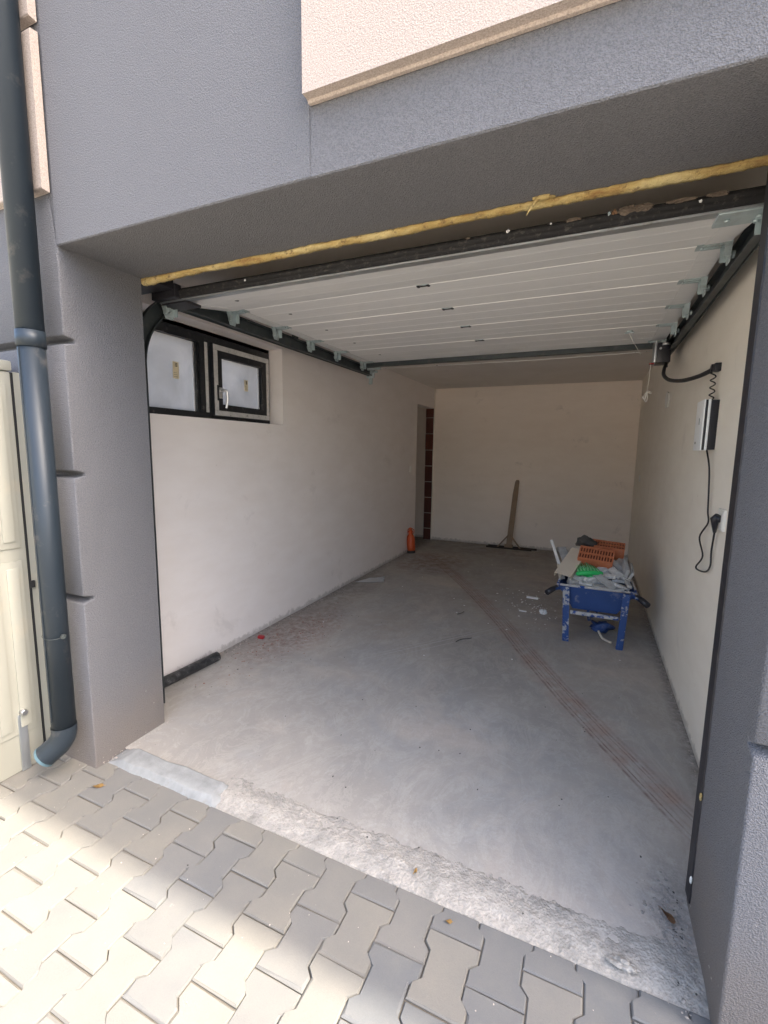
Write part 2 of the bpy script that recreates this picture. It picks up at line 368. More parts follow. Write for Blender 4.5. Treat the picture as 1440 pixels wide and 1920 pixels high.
m_pebble = plain("debris_crumbs", (0.42, 0.37, 0.33), 0.9, var=0.5, vscale=9)
m_grit2 = plain("mortar_rubble", (0.27, 0.25, 0.23), 0.95, var=0.5, vscale=30)
m_dark = plain("dark_grit", (0.06, 0.055, 0.05), 0.9, var=0.4)
m_rustc = plain("red_clay_crumbs", (0.28, 0.10, 0.065), 0.9, var=0.4, vscale=30)
m_leafy = plain("dry_yellow_leaf", (0.36, 0.22, 0.07), 0.7, var=0.2, vscale=60)
m_leafb = plain("dry_brown_leaf", (0.17, 0.09, 0.045), 0.7, var=0.2, vscale=60)
def pvc_mat():
    N = NT("dusty_black_pvc")
    c = N.ramp(N.noise(26, 6, 0.7), [(0.42, (0.014, 0.015, 0.017)), (0.58, (0.05, 0.05, 0.052)), (0.68, (0.24, 0.235, 0.225))])
    return N.out(c, 0.45)
m_pvc = pvc_mat()
m_roof = plain("roof_tiles", (0.2, 0.08, 0.05), 0.9)

# ------------------------------------------------------------------ mesh helpers
def finish(name, bm, mats, parent=None, smooth=False, loc=None, rot=None):
    me = bpy.data.meshes.new(name); bm.normal_update(); bm.to_mesh(me); bm.free()
    for m in (mats if isinstance(mats, (list, tuple)) else [mats]): me.materials.append(m)
    if smooth:
        for p in me.polygons: p.use_smooth = True
    o = bpy.data.objects.new(name, me); COL.objects.link(o)
    if parent: o.parent = parent
    if loc is not None: o.location = loc
    if rot is not None: o.rotation_euler = rot
    return o
def auto_smooth(o, ang=35):
    me = o.data
    for p in me.polygons: p.use_smooth = True
    try: me.set_sharp_from_angle(angle=R(ang))
    except Exception: pass
def empty(name, loc=(0, 0, 0), rot=(0, 0, 0)):
    o = bpy.data.objects.new(name, None); COL.objects.link(o); o.location = loc; o.rotation_euler = rot
    o.empty_display_size = 0.1
    return o
def tag(o, label=None, cat=None, group=None, kind=None):
    if label: o['label'] = label
    if cat: o['category'] = cat
    if group: o['group'] = group
    if kind: o['kind'] = kind
    return o
def box(bm, x0, x1, y0, y1, z0, z1, bev=0.0, mi=0, M=None):
    vs = [bm.verts.new((x, y, z)) for x in (x0, x1) for y in (y0, y1) for z in (z0, z1)]
    F = [(0, 1, 3, 2), (4, 6, 7, 5), (0, 4, 5, 1), (2, 3, 7, 6), (0, 2, 6, 4), (1, 5, 7, 3)]
    fs = [bm.faces.new([vs[i] for i in f]) for f in F]
    for f in fs: f.material_index = mi
    geo = vs
    if bev > 0:
        es = list({e for f in fs for e in f.edges})
        r = bmesh.ops.bevel(bm, geom=es, offset=bev, segments=2, affect='EDGES', profile=0.6, material=-1)
        geo = list({v for f in r['faces'] for v in f.verts} | {v for v in vs if v.is_valid})
        if M is not None:
            allv = set(geo)
            for v in list(allv):
                for f in v.link_faces: allv.update(f.verts)
            geo = list(allv)
    if M is not None: bmesh.ops.transform(bm, matrix=M, verts=geo)
    return geo
def bxo(name, dims, mats, parent=None, bev=0.0, smooth=False, **k):
    bm = bmesh.new(); box(bm, *dims, bev=bev); o = finish(name, bm, mats, parent, **k)
    if bev: auto_smooth(o)
    return o
def prism_x(bm, prof, x0, x1, mi=0):
    """polygon of (y, z) points drawn out along x"""
    a = [bm.verts.new((x0, y, z)) for y, z in prof]; b = [bm.verts.new((x1, y, z)) for y, z in prof]
    n = len(prof); fs = []
    for i in range(n): fs.append(bm.faces.new((a[i], a[(i+1) % n], b[(i+1) % n], b[i])))
    fs.append(bm.faces.new(a[::-1])); fs.append(bm.faces.new(b))
    for f in fs: f.material_index = mi
    bmesh.ops.recalc_face_normals(bm, faces=fs)
    return fs
def tube(bm, pts, r, seg=10, caps=True, mi=0):
    pts = [Vector(p) for p in pts]; rr = r if isinstance(r, (list, tuple)) else [r]*len(pts)
    rings = []; prev = None
    for i, p in enumerate(pts):
        d = (pts[min(i+1, len(pts)-1)] - pts[max(i-1, 0)]).normalized()
        if prev is None:
            up = Vector((0, 0, 1)) if abs(d.z) < 0.9 else Vector((1, 0, 0))
            a = d.cross(up).normalized()
        else:
            a = (prev - d*prev.dot(d))
            a = a.normalized() if a.length > 1e-6 else d.orthogonal().normalized()
        prev = a; b = d.cross(a)
        rings.append([bm.verts.new(p + (a*math.cos(2*math.pi*k/seg) + b*math.sin(2*math.pi*k/seg))*rr[i]) for k in range(seg)])
    for A, B in zip(rings, rings[1:]):
        for k in range(seg):
            f = bm.faces.new((A[k], A[(k+1) % seg], B[(k+1) % seg], B[k])); f.smooth = True; f.material_index = mi
    if caps:
        bm.faces.new(rings[0][::-1]).material_index = mi; bm.faces.new(rings[-1]).material_index = mi
def smooth_path(P, n=8):
    P = [Vector(p) for p in P]; out = []
    for i in range(len(P)-1):
        p0, p1, p2, p3 = P[max(i-1, 0)], P[i], P[i+1], P[min(i+2, len(P)-1)]
        for k in range(n):
            t = k/n
            out.append(0.5*((2*p1) + (p2-p0)*t + (2*p0-5*p1+4*p2-p3)*t*t + (3*p1-p0-3*p2+p3)*t**3))
    out.append(P[-1]); return out
def tubeo(name, pts, r, mats, parent=None, seg=10, caps=True):
    bm = bmesh.new(); tube(bm, pts, r, seg, caps)
    return finish(name, bm, mats, parent)

# ------------------------------------------------------------------ dimensions (metres; x along the facade, y into the garage)
H, D, W = 2.184, 0.365, 2.31
XL, XR, YB, HC = -0.344, 2.478, 5.80, 2.37
ZP = -0.015
TOP = 6.0

# ------------------------------------------------------------------ ground and pavement
bm = bmesh.new()
# one sheet to the horizon, let down under the paved yard and the house slab
v = [bm.verts.new(p) for p in ((-400, -400, -0.075), (400, -400, -0.075), (400, 400, -0.075), (-400, 400, -0.075))]
bm.faces.new(v)
tag(finish("ground", bm, m_ground), kind='structure')
bm = bmesh.new(); v = [bm.verts.new(p) for p in ((-6, -7, -0.0235), (14, -7, -0.0235), (14, 0.2, -0.0235), (-6, 0.2, -0.0235))]; bm.faces.new(v)
for a, b in ((0, 1), (1, 2), (3, 0)):
    p, q = v[a], v[b]
    bm.faces.new((p, bm.verts.new((p.co.x, p.co.y, -0.08)), bm.verts.new((q.co.x, q.co.y, -0.08)), q))
pave = tag(finish("pavement", bm, m_sand), kind='structure')

PX, PY = 0.1366, 0.2035
def dogbone(g):
    wf, ww, a, q1, q2 = 0.0795-g, 0.0575-g, PY/2-0.0004-g, 0.0605-g*0.4, 0.0405-g*0.4
    return [(wf, -a), (wf, -q1), (ww, -q2), (ww, q2), (wf, q1), (wf, a), (-wf, a), (-wf, q1), (-ww, q2), (-ww, -q2), (-wf, -q1), (-wf, -a)]
def clip(poly, c):
    out = []
    for i, p in enumerate(poly):
        q = poly[(i+1) % len(poly)]
        if p[1] <= c: out.append(p)
        if (p[1] <= c) != (q[1] <= c):
            t = (c-p[1])/(q[1]-p[1]); out.append((p[0]+(q[0]-p[0])*t, c))
    return out
def paver_bm(bm, c=None, ox=0, oy=0, oz=0, full=True):
    o1, o2 = dogbone(0.0014), dogbone(0.0054)
    if c is not None: o1, o2 = clip(o1, c), clip(o2, c-0.003)
    if len(o1) < 3 or len(o1) != len(o2): return False
    n = len(o1)
    top = [bm.verts.new((x+ox, y+oy, oz)) for x, y in o2]; mid = [bm.verts.new((x+ox, y+oy, oz-0.0042)) for x, y in o1]
    bm.faces.new(top)
    for i in range(n): bm.faces.new((mid[i], mid[(i+1) % n], top[(i+1) % n], top[i]))
    if full:
        low = [bm.verts.new((x+ox, y+oy, oz-0.05)) for x, y in o1]
        for i in range(n): bm.faces.new((low[i], low[(i+1) % n], mid[(i+1) % n], mid[i]))
    return True
me_pavs = []
for k in range(8):
    bm = bmesh.new(); paver_bm(bm); bm.verts.ensure_lookup_table()
    rr_ = random.Random(k)
    for v in bm.verts:
        if v.co.z > -0.001:
            v.co.x += rr_.uniform(-0.0011, 0.0011); v.co.y += rr_.uniform(-0.0011, 0.0011)
            if rr_.random() < 0.10: v.co.x *= 0.94; v.co.y *= 0.955
        elif v.co.z > -0.01: v.co.z -= rr_.uniform(0, 0.0022)
    me_ = bpy.data.meshes.new("paver"); bm.to_mesh(me_); bm.free(); me_.materials.append(m_paver); me_pavs.append(me_)
COLX = 0.840; COLY = -0.2325 - PY/2        # centre of one paver
YE = 0.052
rest = bmesh.new()
cnt = 0
for i in range(-32, 70):
    cx = COLX + i*PX; odd = i % 2
    for j in range(-30, 4):
        cy = COLY + j*PY + (PY/2-0.0035 if odd else 0)
        if cy - PY/2 > YE - 0.02: continue
        near = (-0.45 < cx < 2.75 and cy > -1.75)
        dz = random.uniform(-0.0028, 0.0018); c = None
        if cy + PY/2 > YE: c = YE - cy
        if near:
            if c is None: me = random.choice(me_pavs)
            else:
                b = bmesh.new(); ok = paver_bm(b, c)
                if not ok: b.free(); continue
                me = bpy.data.meshes.new("paver"); b.to_mesh(me); b.free(); me.materials.append(m_paver)
            o = bpy.data.objects.new("paver", me); COL.objects.link(o); o.parent = pave
            o.location = (cx + random.uniform(-0.0005, 0.0005), cy, ZP + dz)
            o.rotation_euler = (random.uniform(-0.010, 0.010), random.uniform(-0.012, 0.012), random.uniform(-0.007, 0.007)); cnt += 1
        else:
            if -6 < cx < 8 and cy > -5.5: paver_bm(rest, c, cx, cy, ZP + dz, False)
tag(finish("outer_pavers", rest, m_paver, pave), kind='stuff')
print("pavers", cnt)

# garage floor slab
bm = bmesh.new()
nx, ny = 24, 40
def fz(x, y): return 0.0 + 0.0015*mnoise.noise(Vector((x*1.1, y*1.1, 3)))
g = [[bm.verts.new((-0.62 + 3.3*i/nx, 0.138 + 5.862*j/ny, fz(i, j) if j > 1 else -0.0005)) for j in range(ny+1)] for i in range(nx+1)]
for i in range(nx):
    for j in range(ny): bm.faces.new((g[i][j], g[i+1][j], g[i+1][j+1], g[i][j+1]))
tag(finish("garage_floor", bm, m_floor, smooth=True), kind='structure')
# rough threshold strip, sloping down to the paving
bm = bmesh.new(); nx, ny = 430, 60
x0, x1, y0, y1 = 0.60, 2.33, 0.049, 0.27
g = []
for i in range(nx+1):
    r_ = []
    for j in range(ny+1):
        x = x0 + (x1-x0)*i/nx; y = y0 + (y1-y0)*j/ny
        n1 = mnoise.fractal(Vector((x*9, y*9, 1.3)), 1.0, 2.0, 4); n2 = mnoise.fractal(Vector((x*42, y*42, 5.1)), 1.0, 2.0, 4)
        ye = y + 0.018*mnoise.noise(Vector((x*7, y*4, 9))) + 0.012*mnoise.noise(Vector((x*25, y*18, 2)))
        edge = 0.190
        if ye < edge: z = 0.0012 - 0.021*max(0, (0.125-y)/0.08)**1.3 + 0.0028*n1 + 0.0026*n2
        else: z = 0.0012 - (ye-edge)*0.12 + 0.0020*n2
        if j == 0: z -= 0.03
        r_.append(bm.verts.new((x, y + (0.004*mnoise.noise(Vector((x*30, 0, 0))) if j < 3 else 0), z)))
    g.append(r_)
for i in range(nx):
    for j in range(ny): bm.faces.new((g[i][j], g[i+1][j], g[i+1][j+1], g[i][j+1]))
tag(finish("threshold", bm, m_thr, smooth=True), kind='structure')
# cement patch at the left end
bm = bmesh.new(); nx, ny = 90, 24; g = []
for i in range(nx+1):
    r_ = []
    for j in range(ny+1):
        u_, v_ = i/nx, j/ny
        x = 0.003 + 0.645*u_; y = 0.046 + 0.112*v_
        y += 0.010*mnoise.noise(Vector((x*9, 0, v_*2))) * (1 if 0 < j else 0.5); x += 0.016*mnoise.noise(Vector((y*20, u_*2, 7)))*u_
        ed = min(u_*8, (1-u_)*14, v_*5, (1-v_)*12, 1.0)
        z = -0.012 + 0.0245*min(1, ed) - 0.0125*max(0, (0.45-v_)) + 0.0012*mnoise.fractal(Vector((x*40, y*40, 0)), 1, 2, 3)
        r_.append(bm.verts.new((x, y, z)))
    g.append(r_)
for i in range(nx):
    for j in range(ny): bm.faces.new((g[i][j], g[i+1][j], g[i+1][j+1], g[i][j+1]))
tag(finish("cement_patch", bm, m_patch, smooth=True), kind='structure')

# ------------------------------------------------------------------ house front
house = tag(empty("house", (1.9, 0, 0)), "grey roughcast house front with beige panels around the open garage bay", "house")
def hp(name, bm, m, smooth=False, parent=house):
    o = finish(name, bm, m, None, smooth); o.parent = parent
    o.matrix_parent_inverse = Matrix.Translation((-1.9, 0, 0)); return o
def pillar_profile(y1):
    P = [(y1, -0.1), (0.0, -0.1)]
    for z in (0.767, 1.303, 1.838):
        P += [(0.0, z-0.021), (0.003, z-0.017), (0.046, z-0.007), (0.046, z+0.006), (0.003, z+0.016), (0.0, z+0.020)]
    P += [(0.0, H), (0.0, TOP), (y1, TOP), (y1, H)]
    return P
for nm, xa, xb, y1 in (("left_pillar", -0.62, 0.0, D), ("right_pillar", W, 16.0, D+0.02)):
    bm = bmesh.new(); prism_x(bm, pillar_profile(y1), xa, xb)
    xe = 0.0 if nm == "left_pillar" else W
    es = [e for e in bm.edges if all(abs(v.co.x-xe) < 1e-6 for v in e.verts) and all(v.co.y < 0.05 and v.co.z < H+0.001 for v in e.verts) and abs(e.verts[0].co.z-e.verts[1].co.z) > 0.002]
    bmesh.ops.bevel(bm, geom=es, offset=0.007, segments=3, affect='EDGES', profile=0.5)
    o = hp("pillar", bm, m_grey); auto_smooth(o, 40)
bm = bmesh.new(); prism_x(bm, [(0.0, TOP), (0.0, H+0.004), (0.004, H), (D+0.035, H), (D+0.035, TOP)], 0.0, 1.153)
hp("upper_wall", bm, m_grey2)
bm = bmesh.new(); prism_x(bm, [(0.0025, TOP), (0.0025, H+0.004), (0.0065, H), (D+0.035, H), (D+0.035, TOP)], 1.153, W)
hp("lintel_wall", bm, m_grey2)
# beige raised panels
bm = bmesh.new(); prism_x(bm, [(0.0, 2.366), (-0.010, 2.366), (-0.014, 2.3725), (-0.040, 2.3725), (-0.040, TOP-0.3), (0.0, TOP-0.3)], 1.156, 16.0)
o = hp("cladding_panel", bm, m_beige); o['label'] = "wide beige raised render panel above the bay"
bm = bmesh.new()
for a, b in ((2.378, 2.912), (2.952, 3.50), (3.54, 4.1)):
    prism_x(bm, [(-0.001, a-0.004), (-0.027, a), (-0.030, a+0.004), (-0.030, b-0.006), (-0.027, b), (-0.001, b+0.004)], -0.62, -0.014)
o = hp("cladding_strip", bm, m_beige); o['label'] = "narrow beige raised render strip behind the downpipe"
# rear of the house: roof slab and outer shell (out of frame, shades the yard)
bm = bmesh.new(); box(bm, -0.66, 16.05, -0.09, 6.3, TOP, TOP+0.18); hp("roof", bm, m_roof)
bm = bmesh.new()
box(bm, -0.66, -0.62, D+0.035, 6.1, HC+0.2, TOP); box(bm, 15.96, 16.0, D+0.035, 6.1, -0.1, TOP); box(bm, -0.62, 15.96, 6.06, 6.1, HC+0.2, TOP)
hp("rear_wall", bm, m_grey)

# ------------------------------------------------------------------ garage room
WY0, WY1, WZ0, WZ1 = 0.45, 1.888, 1.608, 2.197
DY0, DY1, DZ = 5.006, 5.757, 2.07
bm = bmesh.new()
for b in ((D, WY0, -.05, HC), (WY0, WY1, -.05, WZ0), (WY0, WY1, WZ1, HC), (WY1, DY0, -.05, HC), (DY0, DY1, DZ, HC)):
    x0 = -0.62 if b[0] < WY1 else -0.474
    box(bm, x0, XL, b[0], b[1], b[2], b[3])
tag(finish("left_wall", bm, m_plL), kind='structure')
# narrow pier between the doorway and the back wall: bare bricks towards the doorway, plaster to the room
pier = tag(bxo("pier", (-0.474, XL-0.001, DY1+0.006, YB+0.1, -.05, HC), m_mortar), kind='structure')
bxo("pier_plaster", (XL-0.001, XL+0.003, DY1-0.004, YB, -.02, HC), m_plR, pier)
mb = {}
for k in range(9):
    z0 = -0.069 + 0.25*k + 0.0055; z1 = z0 + 0.239
    z0 = max(z0, 0.0); z1 = min(z1, DZ)
    if z1 - z0 < 0.02: continue
    bm = bmesh.new()
    if k == 6 or k == 8:      # laid with the open side showing: ribs and cavities
        box(bm, -0.470, -0.352, DY1+0.004, DY1+0.016, z0, z1, mi=1)
        for q in range(5):
            x = -0.470 + 0.118*q/4; box(bm, x-0.0035, x+0.0035, DY1-0.004, DY1+0.004, z0, z1)
        for q in range(9):
            z = z0 + (z1-z0)*q/8; box(bm, -0.4665, -0.3555, DY1-0.003, DY1+0.004, z-0.003, z+0.003)
    else:
        box(bm, -0.470, -0.352, DY1-0.004, DY1+0.012, z0, z1, bev=0.003)
        for q in range(4):
            x = -0.462 + 0.102*q/3; box(bm, x, x+0.008, DY1-0.006, DY1-0.003, z0+0.006, z1-0.006)
    o = finish("brick", bm, [m_brickd, m_bricki], pier)
# room behind the doorway
bm = bmesh.new()
box(bm, -1.9, -0.474, YB+0.1, 6.05, -.05, HC); box(bm, -2.0, -1.9, 3.9, 6.05, -.05, HC)
box(bm, -1.9, -0.62, 3.9, 4.0, -.05, HC); box(bm, -0.62, -0.474, D, 4.0, HC-0.2, HC) ; box(bm, -2.0, -0.62, 3.9, 6.05, HC, HC+0.1)
box(bm, -0.62, -0.4745, WY1, 4.0, -.05, HC-0.2)
tag(finish("passage_walls", bm, m_plB), kind='structure')
bm = bmesh.new(); box(bm, -1.9, -0.62, 4.0, 5.9, -.1, -0.002); tag(finish("passage_floor", bm, m_floor), kind='structure')
tag(bxo("back_wall", (XL-0.13, XR+0.17, YB, 6.05, -.05, HC), m_plB), kind='structure')
tag(bxo("right_wall", (XR, XR+0.17, D+0.02, YB, -.05, HC), m_plR), kind='structure')
tag(bxo("ceiling", (-0.66, 2.7, D+0.035, 6.06, HC, HC+0.2), m_ceil), kind='structure')
# pale repair smear and wall stub on the right wall
bm = bmesh.new()
pts = [(3.20, 1.905), (3.30, 1.93), (3.36, 1.87), (3.33, 1.80), (3.21, 1.80), (3.185, 1.85)]
a = [bm.verts.new((XR-0.012, y, z)) for y, z in pts]; b = [bm.verts.new((XR+0.01, y, z)) for y, z in pts]
bm.faces.new(a); 
for i in range(len(pts)): bm.faces.new((a[i], b[i], b[(i+1) % len(pts)], a[(i+1) % len(pts)]))
pl = tag(finish("plaster_lump", bm, m_socket), "small white plaster lump stuck on the right wall behind the hanging cord knot", "plaster lump")

# yellow foam along the inner edge of the lintel
foam = bmesh.new(); nx = 900
prof = 7; rings = []
for i in range(nx+1):
    x = 0.002 + (W-0.004)*i/nx
    low = 2.1660 + 0.006*mnoise.noise(Vector((x*2.2, 0, 0))) + 0.004*mnoise.noise(Vector((x*9, 3, 0))) + 0.004*mnoise.noise(Vector((x*30, 3, 5))) + 0.0022*mnoise.noise(Vector((x*85, 3, 5)))
    if x < 0.35: low -= 0.012*(1-x/0.35)
    fr = 0.364 + 0.006*mnoise.noise(Vector((x*7, 8, 1))) + 0.004*mnoise.noise(Vector((x*33, 2, 2))) + 0.002*mnoise.noise(Vector((x*90, 2, 2)))
    tp = 2.1845 + 0.003*mnoise.noise(Vector((x*40, 1, 3))) + 0.003*mnoise.noise(Vector((x*9, 1, 7)))
    if tp < 2.183: tp = 2.183
    q = [(fr+0.010, 2.19), (fr+0.001, tp-0.004), (fr-0.001, 2.176 + 0.003*mnoise.noise(Vector((x*20, 4, 4)))), (fr+0.002, low+0.005), (fr+0.014, low), (0.398, low+0.004), (0.399, 2.19)]
    rings.append([foam.verts.new((x, y, z)) for y, z in q])
for A, B in zip(rings, rings[1:]):
    for k in range(prof): foam.faces.new((A[k], A[(k+1) % prof], B[(k+1) % prof], B[k]))
foam.faces.new(rings[0][::-1]); foam.faces.new(rings[-1])
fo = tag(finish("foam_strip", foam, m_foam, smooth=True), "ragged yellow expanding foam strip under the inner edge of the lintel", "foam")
# splinter of foam hanging down
bm = bmesh.new()
tube(bm, smooth_path([(1.770, 0.352, 2.181), (1.737, 0.348, 2.178), (1.722, 0.346, 2.160), (1.705, 0.344, 2.134)], 4), [0.008, 0.009, 0.0095, 0.009, 0.008, 0.007, 0.006, 0.005, 0.004, 0.0035, 0.003, 0.002, 0.0012], 6)
finish("foam_splinter", bm, m_foam, fo)
bm = bmesh.new(); tube(bm, smooth_path([(1.72, 0.350, 2.181), (1.745, 0.352, 2.184), (1.785, 0.358, 2.180)], 4), [0.004, 0.006, 0.007, 0.008, 0.008, 0.007, 0.005, 0.004, 0.002], 6); finish("foam_curl", bm, m_foam, fo)

# black edge profiles at the inner end of the reveals
bm = bmesh.new()
prism = [(0.335, 0.035), (0.388, 0.035), (0.388, H-0.02), (0.335, H-0.02)]
n = 90; A = []
for i in range(n+1):
    z = 0.03 + (H-0.05)*i/n; yy = 0.338 + 0.003*mnoise.noise(Vector((0, 1, z*22))) + 0.004*mnoise.noise(Vector((0, 5, z*3)))
    A.append([bm.verts.new(p) for p in ((W+0.004, yy, z), (W-0.004, yy+0.003, z), (W-0.006, 0.389, z), (W+0.02, 0.392, z))])
for p, q in zip(A, A[1:]):
    for k in range(4): bm.faces.new((p[k], p[(k+1) % 4], q[(k+1) % 4], q[k]))
bm.faces.new(A[0][::-1]); bm.faces.new(A[-1])
tag(finish("edge_profile", bm, m_blackprof), "ragged black sealing profile running up the right reveal", "profile")
for z, y in ((0.40, 0.336), (0.115, 0.338)):
    bm = bmesh.new(); bmesh.ops.create_icosphere(bm, subdivisions=2, radius=0.008)
    bmesh.ops.scale(bm, vec=(0.5, 0.7, 1.7), verts=bm.verts)
    tag(finish("foam_dab", bm, m_foam if z > .3 else m_socket, loc=(W-0.006, y, z)),
        "tiny yellow foam dab on the black profile low on the right reveal" if z > .3 else "tiny pale dab at the foot of the black profile", "foam dab")

# ------------------------------------------------------------------ window in the left wall
win = tag(empty("window", (-0.47, 1.15, WZ0)), "dark framed two part frosted window with film on its right sash", "window")
def wp(name, dims, m, bev=0.003, parent=win, lab=None):
    bm = bmesh.new(); box(bm, *dims, bev=bev); o = finish(name, bm, m); auto_smooth(o)
    if parent is win:
        o.parent = win; o.matrix_parent_inverse = Matrix.Translation((0.47, -1.15, -WZ0))
    else:
        o.parent = parent; o.matrix_parent_inverse = (win.matrix_basis @ Matrix.Identity(4)).inverted() if False else Matrix.Translation((0.47, -1.15, -WZ0)) @ Matrix.Identity(4) if False else Matrix.Identity(4)
    if lab: o['label'] = lab
    return o
XW = -0.474
# outer frame
bm = bmesh.new()
fy0, fy1, fz0, fz1 = WY0, WY1+0.002, WZ0+0.002, WZ1-0.002
box(bm, XW-0.07, XW, fy0, fy1, fz0, fz0+0.048); box(bm, XW-0.07, XW, fy0, fy1, fz1-0.085, fz1)
box(bm, XW-0.07, XW, fy0, fy0+0.05, fz0+0.048, fz1-0.085); box(bm, XW-0.07, XW, fy1-0.022, fy1, fz0+0.048, fz1-0.085)
box(bm, XW-0.07, XW, 1.165, 1.252, fz0+0.048, fz1-0.085)
frame = finish("frame", bm, m_anthr); frame.parent = win; frame.matrix_parent_inverse = Matrix.Translation((0.47, -1.15, -WZ0))
def wchild(o, p=None):
    if p is None: o.parent = win; o.matrix_parent_inverse = Matrix.Translation((0.47, -1.15, -WZ0))
    else: o.parent = p
    return o
# fixed pane + spacer + bead
wchild(bxo("pane", (XW-0.045, XW-0.035, fy0+0.045, 1.155, fz0+0.04, fz1-0.08), m_pane))
wchild(bxo("glazing_spacer", (XW-0.034, XW-0.026, 1.134, 1.1445, fz0+0.050, fz1-0.088), m_steel))
wchild(bxo("glazing_bead", (XW-0.034, XW-0.012, 1.146, 1.1645, fz0+0.0485, fz1-0.0855), m_anthr))
# film strip on the mullion
wchild(bxo("film_strip", (XW+0.001, XW+0.004, 1.207, 1.232, fz0+0.05, fz1-0.075), m_film))
# opening sash
sy0, sy1, sz0, sz1 = 1.262, 1.862, WZ0+0.030, WZ1-0.072
sash = bmesh.new()
def bar4(bm, y0, y1, z0, z1, w, x0, x1):
    box(bm, x0, x1, y0, y1, z0, z0+w); box(bm, x0, x1, y0, y1, z1-w, z1)
    box(bm, x0, x1, y0, y0+w, z0+w, z1-w); box(bm, x0, x1, y1-w, y1, z0+w, z1-w)
bar4(sash, sy0, sy1, sz0, sz1, 0.085, XW-0.04, XW+0.018)
sash_o = wchild(finish("sash", sash, m_anthr))
for nm, d in (("film_strip", (sy0+0.006, sy1-0.006, sz0+0.006, sz0+0.040)), ("film_strip", (sy0+0.006, sy1-0.006, sz1-0.040, sz1-0.006)),
              ("film_strip", (sy0+0.006, sy0+0.042, sz0+0.042, sz1-0.042)), ("film_strip", (sy1-0.036, sy1-0.006, sz0+0.042, sz1-0.042))):
    o = bxo(nm, (XW+0.019, XW+0.022, *d), m_film); o.parent = sash_o
o = bxo("pane", (XW-0.02, XW-0.012, sy0+0.08, sy1-0.08, sz0+0.08, sz1-0.08), m_pane); o.parent = sash_o
o = bxo("glazing_spacer", (XW-0.011, XW-0.003, sy1-0.104, sy1-0.095, sz0+0.086, sz1-0.086), m_steel); o.parent = sash_o
bm = bmesh.new()
hy, hz = sy0+0.058, 1.80
box(bm, XW+0.022, XW+0.030, hy-0.014, hy+0.014, hz-0.04, hz+0.035, bev=0.003)
tube(bm, smooth_path([(XW+0.028, hy, hz+0.012), (XW+0.062, hy, hz+0.014), (XW+0.070, hy+0.012, hz+0.006), (XW+0.069, hy+0.016, hz-0.05), (XW+0.062, hy+0.010, hz-0.105)], 6),
     [0.009]*8 + [0.009]*8 + [0.0085]*9, 10)
o = finish("handle", bm, m_steel); auto_smooth(o); o.parent = sash_o
bm = bmesh.new(); box(bm, XW+0.0225, XW+0.024, hy-0.03, hy+0.02, hz-0.055, hz+0.05); o = finish("lock_plate", bm, m_anthr); o.parent = sash_o
for y, z, h_, par, xx, w_ in ((0.998, 1.905, 0.105, None, XW-0.0345, 0.048), (1.625, 1.888, 0.083, sash_o, XW-0.0115, 0.042)):
    o = bxo("sticker", (xx, xx+0.0006, y-w_/2, y+w_/2, z-h_/2, z+h_/2), m_sticker)
    if par: o.parent = par
    else: wchild(o)
    bm = bmesh.new()
    for q in range(3): box(bm, xx+0.0006, xx+0.001, y-0.004, y+0.012, z+h_/2-0.014-q*0.008, z+h_/2-0.009-q*0.008)
    for q in range(3): box(bm, xx+0.0006, xx+0.001, y-w_/2+0.006, y+w_/2-0.01-0.004*q, z-h_/2+0.012+q*0.012, z-h_/2+0.0135+q*0.012)
    o2 = finish("sticker_print", bm, m_ink)
    if par: o2.parent = par
    else: wchild(o2)

# ------------------------------------------------------------------ sectional garage door, pushed up under the ceiling
door = tag(empty("garage_door", (1.13, 0.55, 2.14)), "white ribbed sectional garage door rolled up flat under the ceiling", "garage door")
PI_ = Matrix.Translation((-1.13, -0.55, -2.14))
def dchild(o, p=None, lab=None):
    o.parent = p or door
    if not p: o.matrix_parent_inverse = PI_
    if lab: o['label'] = lab
    return o
DX0, DX1 = -0.095, 2.365
